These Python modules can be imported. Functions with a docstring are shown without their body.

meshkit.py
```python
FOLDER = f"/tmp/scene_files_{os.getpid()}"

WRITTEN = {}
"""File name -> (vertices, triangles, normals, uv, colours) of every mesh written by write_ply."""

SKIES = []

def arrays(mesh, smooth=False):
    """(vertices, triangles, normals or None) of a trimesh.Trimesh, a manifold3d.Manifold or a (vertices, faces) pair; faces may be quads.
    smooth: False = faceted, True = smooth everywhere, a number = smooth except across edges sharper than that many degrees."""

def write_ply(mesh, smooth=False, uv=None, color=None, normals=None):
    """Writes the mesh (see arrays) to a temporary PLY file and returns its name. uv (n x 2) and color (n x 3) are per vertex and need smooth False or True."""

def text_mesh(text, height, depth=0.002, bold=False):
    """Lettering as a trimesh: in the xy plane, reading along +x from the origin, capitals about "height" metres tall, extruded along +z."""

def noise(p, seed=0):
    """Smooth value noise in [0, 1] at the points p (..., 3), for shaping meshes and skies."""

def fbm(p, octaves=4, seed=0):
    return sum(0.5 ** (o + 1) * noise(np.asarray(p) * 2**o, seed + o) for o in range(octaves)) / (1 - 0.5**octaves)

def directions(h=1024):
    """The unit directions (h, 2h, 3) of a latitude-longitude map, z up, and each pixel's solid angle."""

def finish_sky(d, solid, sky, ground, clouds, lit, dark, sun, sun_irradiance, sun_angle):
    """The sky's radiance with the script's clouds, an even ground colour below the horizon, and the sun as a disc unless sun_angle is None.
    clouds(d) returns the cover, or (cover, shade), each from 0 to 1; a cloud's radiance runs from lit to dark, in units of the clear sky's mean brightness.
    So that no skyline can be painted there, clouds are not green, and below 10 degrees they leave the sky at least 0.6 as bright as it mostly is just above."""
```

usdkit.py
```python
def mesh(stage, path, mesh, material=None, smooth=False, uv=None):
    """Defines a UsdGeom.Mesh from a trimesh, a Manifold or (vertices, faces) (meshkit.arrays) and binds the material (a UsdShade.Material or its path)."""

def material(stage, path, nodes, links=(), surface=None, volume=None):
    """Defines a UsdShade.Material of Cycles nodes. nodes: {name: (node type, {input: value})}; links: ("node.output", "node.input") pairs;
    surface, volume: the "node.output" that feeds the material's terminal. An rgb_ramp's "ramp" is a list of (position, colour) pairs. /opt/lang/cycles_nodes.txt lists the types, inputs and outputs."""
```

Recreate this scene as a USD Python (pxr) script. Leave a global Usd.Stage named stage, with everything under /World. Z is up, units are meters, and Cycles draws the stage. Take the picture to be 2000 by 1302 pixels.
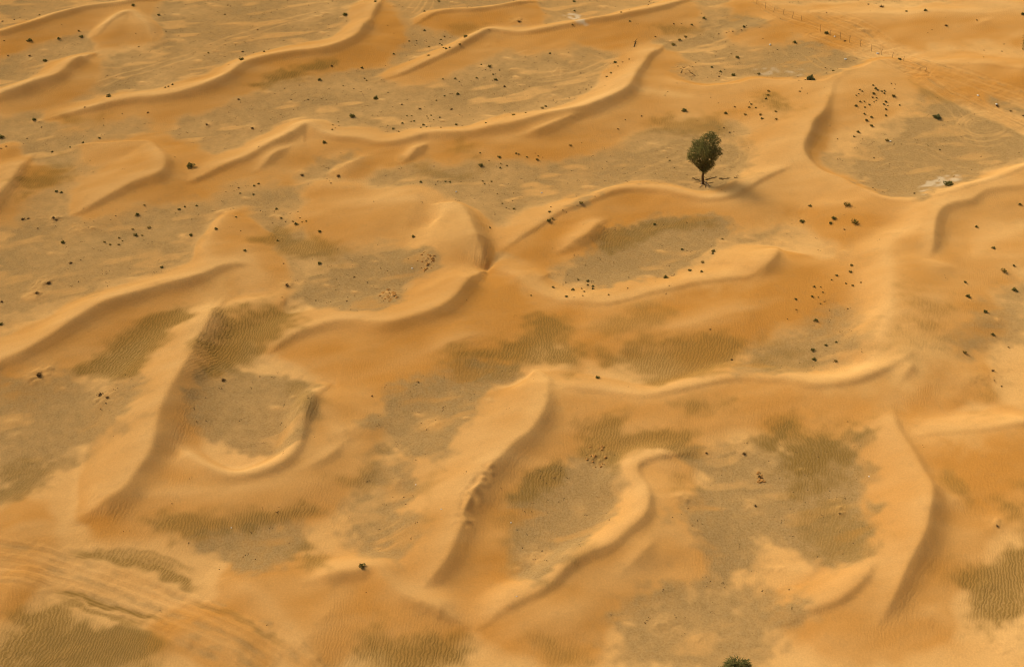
import math, random
import numpy as np
import trimesh
from scipy.ndimage import map_coordinates, gaussian_filter
from scipy.spatial import cKDTree
import usdkit
from pxr import Usd, UsdGeom, UsdLux, UsdShade, Sdf, Gf, Vt

stage = Usd.Stage.CreateInMemory()
UsdGeom.SetStageUpAxis(stage, UsdGeom.Tokens.z)
UsdGeom.SetStageMetersPerUnit(stage, 1.0)
world = UsdGeom.Xform.Define(stage, '/World')
stage.SetDefaultPrim(world.GetPrim())
UsdGeom.Scope.Define(stage, '/World/Looks')

# ------------------------------------------------------------------ camera, sky, sun, exposure
CAM_H, TILT, F_PX = 150.0, math.radians(39.0), 2747.0
cam = UsdGeom.Camera.Define(stage, '/World/camera')
cam.AddTranslateOp().Set(Gf.Vec3d(0, 0, CAM_H))
cam.AddRotateXOp().Set(90 - math.degrees(TILT))
cam.CreateHorizontalApertureAttr(36.0)
cam.CreateVerticalApertureAttr(36.0 * 666 / 1024)
cam.CreateFocalLengthAttr(36.0 * F_PX / 2000)
cam.CreateClippingRangeAttr(Gf.Vec2f(1, 20000))
cam.CreateExposureAttr(0.42)

SUN_AZ = math.atan2(-0.80, 0.60)          # compass-like: atan2(x, y) of the direction towards the sun
SUN_EL = math.radians(38)
sun = UsdLux.DistantLight.Define(stage, '/World/sun')
sun.CreateIntensityAttr(0.40)
sun.CreateAngleAttr(16.0)
sun.CreateNormalizeAttr(True)
sun.CreateColorAttr(Gf.Vec3f(1.0, 0.955, 0.79))
sun.AddRotateZOp().Set(-math.degrees(SUN_AZ))
sun.AddRotateXOp().Set(-(90 - math.degrees(SUN_EL)))
sun.GetPrim().SetCustomDataByKey('kind', 'structure')

dome = UsdLux.DomeLight.Define(stage, '/World/sky')
dome.CreateIntensityAttr(1.0)
sky_mat = usdkit.material(stage, '/World/Looks/sky', {
    "tint": ("mix_color", {"blend_type": "multiply", "fac": 1.0, "b": (1.0, .965, .81)}),
    "s": ("sky_texture", {"sky_type": "single_scattering", "sun_disc": False, "sun_elevation": SUN_EL, "sun_rotation": SUN_AZ,
                          "air_density": 1.0, "aerosol_density": 9.0, "ozone_density": 1.0}),
    "b": ("background_shader", {"strength": 0.10})}, [("s.color", "tint.a"), ("tint.result", "b.color")], surface="b.background")
UsdShade.MaterialBindingAPI.Apply(dome.GetPrim()).Bind(sky_mat)
dome.GetPrim().SetCustomDataByKey('kind', 'structure')

# ------------------------------------------------------------------ helpers
FWD = np.array([0, math.cos(TILT), -math.sin(TILT)])
UPV = np.array([0, math.sin(TILT), math.cos(TILT)])


def ray(px, py):
    px, py = np.asarray(px, float), np.asarray(py, float)
    d = FWD + ((px - 1000) / F_PX)[..., None] * np.array([1.0, 0, 0]) - ((py - 651) / F_PX)[..., None] * UPV
    return d


def plane(px, py, z=0.0):
    """Survey point: where the sight line of a photo measurement meets the level z."""
    d = ray(px, py)
    t = (np.asarray(z, float) - CAM_H) / d[..., 2]
    return d[..., 0] * t, d[..., 1] * t


LAT = {}


def noise(x, y, size, seed):
    if seed not in LAT:
        LAT[seed] = np.random.default_rng(seed).uniform(-1, 1, (256, 256))
    return map_coordinates(LAT[seed], [np.mod(x / size, 256), np.mod(y / size, 256)], order=2, mode='grid-wrap')


def sstep(x, a, b):
    t = np.clip((x - a) / (b - a), 0, 1)
    return t * t * (3 - 2 * t)


def catmull(p, n=10):
    p = np.asarray(p, float)
    q = np.vstack([2 * p[0] - p[1], p, 2 * p[-1] - p[-2]])
    out = []
    for i in range(1, len(q) - 2):
        a, b, c, d = q[i - 1], q[i], q[i + 1], q[i + 2]
        t = np.linspace(0, 1, n, endpoint=False)[:, None]
        out.append(0.5 * (2 * b + (c - a) * t + (2 * a - 5 * b + 4 * c - d) * t ** 2 + (3 * b - a - 3 * c + d) * t ** 3))
    out.append(q[-2][None])
    return np.vstack(out)


# ------------------------------------------------------------------ dunes: crest lines (photo survey x, y, relative height), widths in metres
HS = 0.95
WW, WL = 1.45, 1.55
# (points, lee side R/L of travel, windward width, lee apron width, slip-face share)
RIDGES = [
    # --- far left
    ([(-60, 66, 2.5), (0, 56, 2.8), (50, 43, 3), (84, 32, 3), (120, 21, 3), (168, 12, 2.6), (245, 2, 2.2), (330, -12, 2)], 'R', 6, 13, .45),
    ([(-60, 190, 3), (0, 176, 3.2), (40, 164, 3.3), (72, 152, 3.2), (110, 140, 3.2), (128, 126, 3.2), (145, 113, 3.2), (165, 104, 2.6), (192, 92, 1.6)], 'R', 8, 12, .6),
    ([(160, 80, .8), (185, 66, 1.8), (215, 44, 2.4), (245, 27, 2.4), (265, 32, 2.2), (285, 56, 1.8), (296, 80, 1.3), (305, 94, .6)], 'R', 5, 16, .15),
    ([(120, 142, 1.6), (145, 152, 1.4), (165, 164, 1.2), (176, 174, .5)], 'R', 3, 7, .1),
    ([(55, 233, .6), (100, 222, 1.3), (154, 211, 1.8), (245, 192, 2.2), (300, 185, 2.5), (367, 173, 2.9), (410, 160, 3.2), (445, 142, 3.3), (475, 122, 3.3), (520, 109, 3), (595, 95, 3), (640, 86, 3.2), (675, 74, 3.4), (698, 60, 3.4), (715, 44, 3), (726, 32, 2.2), (738, 8, 2), (748, -14, 1.8)], 'R', 7.5, 13, .55),
    ([(715, 60, 1.6), (740, 68, 1.3), (775, 76, 1.2), (805, 83, .5)], 'R', 4, 6, .1),
    ([(100, 420, .8), (147, 405, 1.5), (196, 380, 2.2), (245, 356, 2.6), (280, 344, 2.9), (304, 335, 3.2), (317, 325, 3.2), (320, 312, 3.2), (316, 300, 3), (305, 285, 2.2), (292, 273, 1.6), (250, 272, 1.2), (180, 275, 1.0), (110, 282, .5)], 'R', 15, 12, .55),
    ([(-60, 430, 2.6), (-20, 390, 2.8), (2, 365, 2.8), (20, 344, 2.6), (34, 326, 2.2), (50, 310, 1.6), (72, 290, .8)], 'R', 10, 12, .65),
    ([(-40, 290, 1.5), (20, 285, 1.2), (66, 288, .8)], 'R', 5, 7, 0),
    # --- the long ridge across the upper middle
    ([(310, 356, .8), (345, 350, 1.4), (378, 346, 1.6), (455, 313, 2.2), (525, 280, 2.8), (567, 256, 3), (598, 242, 3), (622, 258, 2.4), (655, 269, 2.0), (700, 273, 1.8), (755, 279, 1.8), (807, 268, 2.2), (835, 260, 2.4), (895, 258, 2.8), (965, 246, 3.2), (1020, 233, 3.6), (1070, 218, 3.8), (1120, 206, 4), (1157, 194, 4.1), (1195, 180, 4.1), (1224, 163, 4), (1240, 143, 3.6), (1256, 120, 2.6), (1280, 92, 2), (1310, 78, 1)], 'R', 8, 16, .5),
    ([(470, 342, 1.2), (500, 325, 2.0), (535, 300, 2.4), (565, 285, 2.2), (590, 272, 1.4)], 'R', 5, 7, .7),
    ([(760, 322, 1.0), (785, 308, 2.2), (806, 292, 2.4), (832, 277, 2.2), (855, 268, 1.4)], 'R', 5, 8, .7),
    ([(980, 268, 1.8), (1030, 258, 2.6), (1080, 238, 3.2), (1120, 222, 3.2), (1170, 208, 3)], 'R', 5, 12, .6),
    ([(615, 355, .6), (650, 338, 1.2), (685, 322, 1.6), (720, 306, 1.4), (745, 296, .7)], 'R', 4, 7, .1),
    ([(540, 448, .5), (600, 425, 1.0), (680, 405, 1.4), (760, 398, 1.8), (830, 400, 1.6), (880, 415, 1.2)], 'R', 9, 16, 0),
    ([(560, 372, .5), (620, 364, 1), (700, 372, 1), (760, 385, .8)], 'R', 6, 10, 0),
    # --- upper middle
    ([(790, 56, .6), (815, 42, 1.6), (846, 26, 2), (880, 20, 2.2), (916, 17, 2.4), (960, 12, 2.4), (1010, 2, 2.5), (1060, -12, 2.4)], 'R', 5, 14, .35),
    ([(720, 160, .5), (760, 148, 1.2), (790, 137, 1.7), (842, 113, 2.2), (870, 100, 2.4), (895, 88, 2.5), (930, 67, 2.5), (954, 56, 2.4), (986, 60, 2.0), (1017, 63, 1.8), (1060, 57, 2), (1100, 48, 2.3), (1140, 39, 2.7), (1210, 28, 3), (1260, 20, 3), (1300, 12, 2.6), (1330, 4, 1.8), (1370, -6, 1)], 'R', 6, 14, .4),
    ([(930, 100, 1.4), (955, 86, 1.8), (975, 78, 1)], 'R', 4, 6, .6),
    # --- upper right
    ([(1395, 70, .6), (1425, 62, 1.2), (1457, 56, 1.6), (1490, 48, 1.8), (1515, 36, 1.4), (1540, 28, 1)], 'R', 6, 13, .1),
    ([(1450, -20, 1), (1490, 8, 1), (1530, 20, 1.2), (1608, 25, 1.8), (1685, 25, 2), (1760, 28, 1.8), (1825, 26, 1.8), (1900, 28, 1.8), (1965, 26, 1.4), (2030, 20, 1)], 'R', 9, 20, .05),
    ([(1875, 58, .8), (1900, 50, 1.6), (1925, 42, 1.8), (1955, 32, 1.2)], 'R', 8, 9, .6),
    ([(1740, 112, .8), (1790, 120, 1.6), (1850, 126, 2.2), (1920, 125, 2.4), (1975, 130, 2.4), (2060, 138, 2.2)], 'R', 10, 16, .1),
    ([(1840, -20, 1.6), (1900, -6, 1.8), (1960, 6, 1.8), (2060, 24, 1.8)], 'L', 8, 8, 0),
    ([(1290, 135, 1.2), (1312, 146, 1.6), (1335, 155, 1.8), (1387, 163, 1.8), (1440, 159, 1.7), (1485, 150, 1.8), (1545, 154, 2), (1601, 157, 2.4), (1630, 148, 2.6), (1665, 136, 2.4), (1700, 124, 2), (1725, 118, 1.6), (1765, 118, 1.2), (1800, 124, .8)], 'L', 22, 5, .15),
    ([(1238, 172, 2.6), (1270, 176, 2), (1310, 181, 1.5), (1350, 188, 1.1), (1390, 196, .5)], 'R', 8, 12, 0),
    ([(1702, 139, 0.74), (1685, 145, 1.18), (1665, 149, 1.63), (1645, 154, 1.92), (1628, 163, 2.29), (1622, 178, 2.52), (1617, 195, 2.66), (1607, 212, 2.74), (1596, 227, 2.81), (1585, 245, 2.81), (1575, 262, 2.66), (1571, 278, 2.44), (1574, 292, 2.22), (1588, 313, 1.92), (1613, 331, 1.92), (1650, 347, 1.70), (1685, 367, 1.55), (1720, 384, 1.48), (1760, 388, 1.33)], 'L', 17, 7, .68),
    ([(1650, 347, 2.3), (1685, 367, 2.1), (1720, 385, 2.1), (1760, 389, 2.1), (1800, 388, 2.3), (1835, 381, 2.4), (1875, 367, 2.6), (1940, 346, 2.8), (2000, 324, 3), (2080, 300, 3)], 'R', 4.5, 13, .1),
    # --- ridge in front of the tree
    ([(960, 492, 1.8), (1000, 474, 2), (1040, 452, 2.1), (1075, 426, 2.1), (1105, 410, 2.3), (1140, 396, 2.5), (1175, 380, 2.7), (1210, 368, 2.8), (1255, 366, 2.7), (1300, 370, 2.6), (1335, 378, 2.5), (1384, 383, 2.6), (1433, 375, 2.7), (1475, 350, 2.4), (1517, 330, 2.0), (1545, 320, 1.8), (1572, 305, 1.8)], 'R', 6.5, 13, .25),
    ([(1060, 505, .8), (1100, 482, 2), (1140, 462, 2.6), (1160, 444, 2.6), (1180, 426, 2.3), (1210, 412, 1.6)], 'R', 6, 10, .7),
    ([(1025, 562, 1.1), (1042, 550, 1.7), (1060, 536, 1.7), (1082, 524, 1.1)], 'R', 7, 3, .9),
    # --- the central star: slip face from the north, long slip to the south-west, thin ridge to the east
    ([(815, 410, 1.2), (845, 400, 1.8), (870, 397, 2.1), (893, 402, 2.4), (909, 414, 2.9), (919, 432, 3.3), (929, 455, 3.6), (940, 480, 3.7), (952, 500, 3.6)], 'L', 20, 5, .8),
    ([(956, 503, 3.6), (938, 516, 3.6), (921, 532, 3.7), (910, 546, 3.7), (898, 560, 3.7), (878, 578, 3.7), (850, 595, 3.6), (805, 612, 3.4), (755, 624, 3.2), (700, 622, 2.8), (647, 624, 2.5), (600, 636, 2.3), (560, 653, 2.1), (528, 673, 1.9), (508, 690, 1.2)], 'L', 8.5, 20, .6),
    ([(952, 500, 3.6), (978, 517, 2.8), (1005, 538, 2.2), (1035, 560, 1.8), (1075, 580, 1.9), (1125, 588, 2.1), (1180, 590, 2.3), (1230, 582, 2.4), (1280, 569, 2.5), (1350, 552, 2.6), (1420, 546, 2.6), (1460, 542, 2.8), (1485, 532, 3), (1503, 519, 3.1), (1514, 505, 3.1), (1519, 490, 2.8), (1521, 474, 1.8)], 'R', 6.5, 15, .2),
    ([(1440, 568, 1.2), (1465, 552, 2.6), (1488, 537, 3.0), (1505, 522, 3.1), (1515, 507, 3.0), (1519, 490, 2.6), (1521, 472, 1.4)], 'R', 12, 5, .9),
    ([(1080, 640, .8), (1200, 650, 1.2), (1330, 640, 1.6), (1450, 610, 1.8), (1520, 590, 1.6)], 'R', 12, 8, .05),
    ([(800, 690, 1.4), (840, 680, 1.9), (900, 660, 2), (980, 630, 1.8)], 'R', 10, 8, .1),
    # --- left middle
    ([(-80, 735, 2.2), (-30, 718, 2.4), (0, 703, 2.6), (52, 680, 2.9), (105, 648, 3.1), (147, 621, 3.2), (203, 589, 3.2), (245, 573, 3.0), (315, 555, 2.8), (385, 533, 2.5), (430, 515, 2.2), (480, 512, 1.6), (540, 520, .8)], 'R', 7.5, 11, .6),
    ([(440, 528, 2.1), (414, 500, 1.9), (408, 475, 1.8), (420, 450, 1.6), (440, 425, 1.5), (470, 408, 1), (510, 398, .5)], 'R', 3.5, 13, 0),
    ([(500, 460, .8), (490, 490, 1.4), (510, 520, 1.3), (555, 548, .9), (580, 560, .4)], 'L', 8, 6, .05),
    ([(400, 600, 2.2), (437, 593, 2.1), (480, 587, 1.7), (525, 582, 1.4), (562, 570, 1.0), (600, 590, .8)], 'R', 4, 6, 0),
    ([(440, 560, 2.2), (418, 590, 2.8), (400, 625, 3), (383, 660, 3), (366, 695, 3.2), (349, 728, 3.4), (330, 758, 3.5), (318, 785, 3.5), (311, 810, 3.5), (303, 840, 3.4), (294, 872, 3.4), (280, 898, 3.3), (262, 926, 3.1), (243, 951, 2.9), (210, 974, 2.7), (180, 991, 2.1), (152, 1006, 1.4), (115, 1022, .8)], 'L', 9.5, 9, .98),
    ([(-60, 1040, 1), (20, 1025, 1.2), (80, 1010, 1.3), (140, 985, 1.4)], 'L', 8, 8, 0),
    ([(340, 850, 1.12), (356, 880, 2.10), (378, 904, 2.38), (420, 926, 2.66), (472, 927, 2.80), (525, 913, 2.94), (558, 893, 3.08), (578, 868, 3.22), (590, 842, 3.22), (600, 805, 3.36), (618, 760, 3.08), (650, 725, 2.52)], 'R', 3.6, 11, .32),
    ([(520, 950, .6), (560, 932, 1.6), (600, 915, 2.0), (640, 892, 2.1), (672, 866, 1.8), (700, 838, .9)], 'R', 7, 8, .55),
    ([(620, 800, 1.8), (660, 830, 2), (690, 870, 1.6), (715, 905, .8)], 'L', 9, 8, .1),
    ([(352, 862, .7), (350, 880, .9), (358, 900, .8), (375, 920, .4)], 'R', 2, 2.5, .5),
    # --- lower middle: the collapsed scarp ridge and its neighbours
    ([(1030, 712, 1.36), (1050, 710, 1.87), (1066, 728, 2.21), (1070, 755, 2.46), (1065, 780, 2.63), (1054, 808, 2.72), (1030, 840, 2.80), (990, 872, 2.89), (955, 910, 3.06), (934, 938, 3.15), (914, 968, 3.23), (904, 995, 3.31), (900, 1022, 3.23), (890, 1045, 3.06), (876, 1080, 2.89), (855, 1110, 2.72), (825, 1140, 2.38), (793, 1157, 1.70), (775, 1160, 0.85)], 'L', 13, 9, .66),
    ([(1050, 712, 2.2), (1075, 735, 2.0), (1095, 762, 1.6), (1115, 800, 1.2), (1140, 840, .5)], 'R', 6, 7, 0),
    ([(540, 1150, 1.24), (600, 1132, 2.17), (650, 1122, 2.79), (710, 1110, 3.10), (735, 1110, 3.26), (752, 1128, 3.26), (770, 1145, 3.10), (792, 1162, 2.94), (845, 1186, 2.33), (905, 1215, 1.55), (950, 1240, 0.78)], 'R', 5, 9.5, .38),
    ([(668, 1160, 1), (652, 1183, 1.6), (634, 1205, 1.7), (608, 1228, 1.5), (570, 1256, .7)], 'L', 7, 7, .6),
    ([(905, 1240, .8), (930, 1224, 1.5), (970, 1197, 2.2), (1010, 1174, 2.6), (1070, 1145, 2.9), (1105, 1108, 3.0), (1140, 1080, 3.2), (1192, 1058, 3.4), (1227, 1026, 3.6), (1262, 998, 3.7), (1270, 970, 3.3), (1262, 942, 2.8), (1245, 918, 2.4), (1250, 897, 2.1), (1290, 884, 2.0), (1345, 879, 1.3), (1380, 885, .6)], 'R', 5, 11, .30),
    ([(1215, 945, 1.4), (1214, 918, 1.8), (1235, 897, 1.9), (1265, 886, 1.6)], 'R', 3.5, 8, .05),
    ([(1160, 1150, .7), (1195, 1130, 1.5), (1220, 1108, 2.0), (1245, 1084, 2.4), (1268, 1058, 2.6), (1288, 1036, 2.2), (1300, 1022, 1.2)], 'R', 8, 7, .7),
    ([(1262, 996, 3.0), (1280, 1013, 2.3), (1300, 1033, 1.9), (1335, 1053, 1.3), (1375, 1076, .6)], 'L', 4, 2.5, .5),
    ([(990, 1260, 1), (1040, 1230, 1.5), (1100, 1200, 1.7), (1170, 1180, 1.2), (1220, 1170, .6)], 'R', 8, 8, .05),
    # --- long east-west ridge, right of centre
    ([(1060, 722, 2.2), (1082, 744, 2), (1110, 756, 1.8), (1180, 761, 1.7), (1225, 766, 1.8), (1265, 769, 1.9), (1330, 758, 2), (1420, 743, 2), (1500, 740, 2.1), (1590, 750, 2.4), (1650, 744, 2.8), (1700, 730, 3.1), (1745, 710, 3.1), (1790, 692, 2.6), (1830, 685, 1.5)], 'R', 5.5, 13, .26),
    ([(1725, 768, 1.6), (1748, 748, 2.4), (1768, 725, 2.8), (1785, 702, 2.4), (1798, 690, 1.4)], 'R', 9, 6, .6),
    ([(1790, 430, 1.6), (1745, 480, 2.4), (1745, 520, 3.2), (1745, 570, 3.8), (1745, 620, 4.0), (1735, 660, 3.8), (1712, 695, 3.4), (1690, 722, 3.0)], 'L', 6.5, 15, .0),
    ([(2080, 345, 2.2), (2000, 358, 2.4), (1930, 367, 2.4), (1895, 384, 2.6), (1855, 396, 2.9), (1832, 415, 3.2), (1825, 440, 3.3), (1822, 465, 3.1), (1819, 495, 2.6), (1816, 525, 1.6)], 'L', 11, 12, .55),
    ([(1540, 405, 1), (1600, 400, 1.4), (1680, 395, 1.6), (1760, 400, 1.8)], 'R', 6, 14, 0),
    # --- right: slip face ridge running to the bottom
    ([(1735, 768, 1.23), (1742, 795, 1.76), (1748, 820, 2.11), (1758, 842, 2.29), (1775, 873, 2.46), (1790, 900, 2.64), (1803, 922, 2.90), (1815, 942, 3.26), (1818, 965, 3.43), (1814, 990, 3.52), (1807, 1020, 3.52), (1793, 1055, 3.43), (1775, 1095, 3.08), (1757, 1133, 2.73), (1740, 1172, 2.29), (1715, 1215, 1.67), (1685, 1250, 0.97)], 'L', 11, 9, .62),
    ([(1815, 942, 3.7), (1838, 955, 3), (1862, 968, 2.3), (1898, 991, 1.4), (1920, 1006, .5)], 'L', 5, 5, .25),
    ([(1740, 842, 2.4), (1760, 846, 2.3), (1800, 847, 2.2), (1846, 845, 2.3), (1890, 842, 2.5), (1930, 837, 2.8), (2000, 828, 3), (2080, 815, 3)], 'R', 7, 15, .15),
    ([(1500, 1240, .6), (1552, 1203, 1.7), (1608, 1177, 2.3), (1650, 1155, 2.6), (1685, 1123, 2.9), (1713, 1087, 3.1), (1745, 1064, 3.1)], 'R', 5, 11, .30),
    ([(1730, 1160, 1.8), (1765, 1168, 1.5), (1797, 1182, 1.3), (1832, 1203, 1.1), (1856, 1231, .9), (1890, 1262, .5)], 'R', 4, 6, .05),
    ([(1860, 790, .8), (1880, 760, 1.4), (1915, 740, 1.3), (1950, 735, .6)], 'R', 9, 8, .1),
    ([(1860, 470, .8), (1900, 500, 1.2), (1950, 470, 1.2), (2040, 440, 1.2)], 'R', 10, 12, 0),
    # --- lower left
    ([(-40, 1130, 1), (40, 1150, 1.2), (90, 1165, .9)], 'R', 6, 9, 0),
    ([(400, 1120, .8), (470, 1140, 1.4), (540, 1180, 1.6), (600, 1250, 1.5), (640, 1320, 1.4)], 'L', 5, 12, 0),
    ([(280, 1300, .6), (350, 1240, 1.3), (420, 1240, 1.6), (480, 1275, 1.5), (520, 1330, 1.4)], 'L', 4, 6, 0),
    ([(180, 985, .8), (300, 975, 1.3), (420, 970, 1.5), (560, 960, 1.3), (650, 950, .7)], 'R', 6, 8, .05),
]

# dense region of the terrain and its working grid
X0, X1, Y0, Y1, GS = -152.0, 152.0, 90.0, 338.0, 0.4
gx = np.arange(X0, X1 + GS / 2, GS)
gy = np.arange(Y0, Y1 + GS / 2, GS)
GX, GY = np.meshgrid(gx, gy)


def swell(x, y):
    return 0.55 * noise(x, y, 38, 1) + 0.30 * noise(x, y, 17, 2)


acc = np.zeros_like(GX)
near = np.full(GX.shape, 1e3)
leew = np.zeros_like(GX)
P = 4.0
for pts, side, ww, wl, s in RIDGES:
    far = float(1 - sstep(np.mean([q[1] for q in pts]), 330, 520))
    ww, wl, s = ww * (WW - .30 * far), wl * (WL - .42 * far), s * (.72 + .02 * far)
    p = np.asarray(pts, float)
    h = p[:, 2] * HS * (1 + .15 * sstep(p[:, 1], 420, 800))
    x, y = plane(p[:, 0], p[:, 1], h)
    c = catmull(np.stack([x, y, h], 1), 12)
    c[:, 2] = np.maximum(c[:, 2], 0)
    seg = np.r_[0, np.cumsum(np.linalg.norm(np.diff(c[:, :2], axis=0), axis=1))]
    n = int(seg[-1] / 0.35) + 2
    u = np.linspace(0, seg[-1], n)
    c = np.stack([np.interp(u, seg, c[:, k]) for k in range(3)], 1)
    c[:, :2] += np.stack([0.25 * noise(c[:, 0], c[:, 1], 4.0, 11), 0.25 * noise(c[:, 0], c[:, 1], 4.0, 12)], 1)
    end = np.minimum(u, u[-1] - u)
    c[:, 2] *= np.clip(end / 7.0, 0, 1) ** .7
    t = np.gradient(c[:, :2], axis=0)
    t /= np.linalg.norm(t, axis=1, keepdims=True) + 1e-9
    W = max(ww, wl) * 1.25
    i0, i1 = np.searchsorted(gx, [c[:, 0].min() - W, c[:, 0].max() + W])
    j0, j1 = np.searchsorted(gy, [c[:, 1].min() - W, c[:, 1].max() + W])
    if i1 <= i0 or j1 <= j0:
        continue
    qx, qy = GX[j0:j1, i0:i1], GY[j0:j1, i0:i1]
    d, k = cKDTree(c[:, :2]).query(np.stack([qx.ravel(), qy.ravel()], 1), distance_upper_bound=W)
    ok = np.isfinite(d)
    d, k = d[ok], k[ok]
    fx, fy = qx.ravel()[ok], qy.ravel()[ok]
    cr = t[k, 0] * (fy - c[k, 1]) - t[k, 1] * (fx - c[k, 0])        # > 0: left of travel
    if side == 'R':
        cr = -cr
    sg = np.clip(cr / np.maximum(d, .4), -1, 1) * 0.5 + 0.5           # 1 on the lee side, blends round the ends
    sg = sstep(sg, .25, .75)
    hh = c[k, 2]
    wob = 1 + 0.18 * noise(fx, fy, 9.0, 13)
    tw = np.clip(d / (ww * wob), 0, 1)
    ks = .60 if s > .25 else .95
    wind = hh * (ks * .5 * (1 + np.cos(math.pi * tw)) + (1 - ks) * (1 - tw) ** 1.7)
    tl = np.clip(d / (wl * wob), 0, 1)
    if s > 0.02:
        a = np.maximum(s * hh / 0.56, .3)
        q = d / a
        slip = np.where(q < .8, 1 - q, np.where(q < 1.4, 0.2 * ((1.4 - q) / .6) ** 2 * 1.0, 0))
        lee = s * hh * slip + (1 - s) * hh * np.where(True, 0.35 * (1 - tl) ** 2 + 0.65 * 0.5 * (1 + np.cos(math.pi * tl)), 0)
    else:
        lee = hh * 0.5 * (1 + np.cos(math.pi * tl))
    z = np.maximum(wind * (1 - sg) + lee * sg, 0)
    blk = acc[j0:j1, i0:i1].ravel()
    blk[ok] += z ** P
    acc[j0:j1, i0:i1] = blk.reshape(qx.shape)
    lb = leew[j0:j1, i0:i1].ravel()
    lb[ok] += z ** P * sg
    leew[j0:j1, i0:i1] = lb.reshape(qx.shape)
    nb = near[j0:j1, i0:i1].ravel()
    nb[ok] = np.minimum(nb[ok], d)
    near[j0:j1, i0:i1] = nb.reshape(qx.shape)
LEE = gaussian_filter(leew / (acc + .02), 1.5)
RH = acc ** (1 / P)                                               # the dunes alone
B1, B2, B3 = gaussian_filter(RH, .6), gaussian_filter(RH, 1.8), gaussian_filter(RH, 5.0)
w1, w2 = sstep(near, .8, 3.0), sstep(near, 4.0, 8.0)
RH = (B1 * (1 - w1) + B2 * w1) * (1 - w2) + B3 * w2


# frame of the surveyed ground: outside it the same kind of dunes goes on from noise
def far_dunes(x, y):
    wx, wy = x + 7 * noise(x, y, 30, 31), y + 7 * noise(x, y, 30, 32)
    a = wx * .50 - wy * .86                                           # across the crests, which run to the upper right
    b = wx * .86 + wy * .50
    r = noise(b * .45, a, 24, 33)
    return 3.0 * np.clip(0.75 - np.abs(r) * 1.9, 0, 1) ** 1.3 * (0.6 + 0.5 * noise(x, y, 60, 34))


def outside(x, y):
    """0 inside the surveyed trapezium, 1 well outside."""
    half = 0.385 * np.hypot(y, 55) + 14
    e = np.maximum(np.abs(x) - half, np.maximum(106 - y, y - 318))
    return sstep(e, 0, 16)


o = outside(GX, GY)
LEE = LEE * (1 - o)
RH = RH * (1 - o) + far_dunes(GX, GY) * o
HG = RH + swell(GX, GY)


def bil(grid, x, y, order=1):
    return map_coordinates(grid, [(y - Y0) / GS, (x - X0) / GS], order=order, mode='nearest')


def at(px, py):
    """The surveyed ground point of a photo measurement."""
    z = np.zeros(np.shape(px))
    for _ in range(8):
        x, y = plane(px, py, z)
        z = 0.5 * z + 0.5 * bil(HG, x, y)
    return np.stack([x, y, bil(HG, x, y)], -1)


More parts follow.
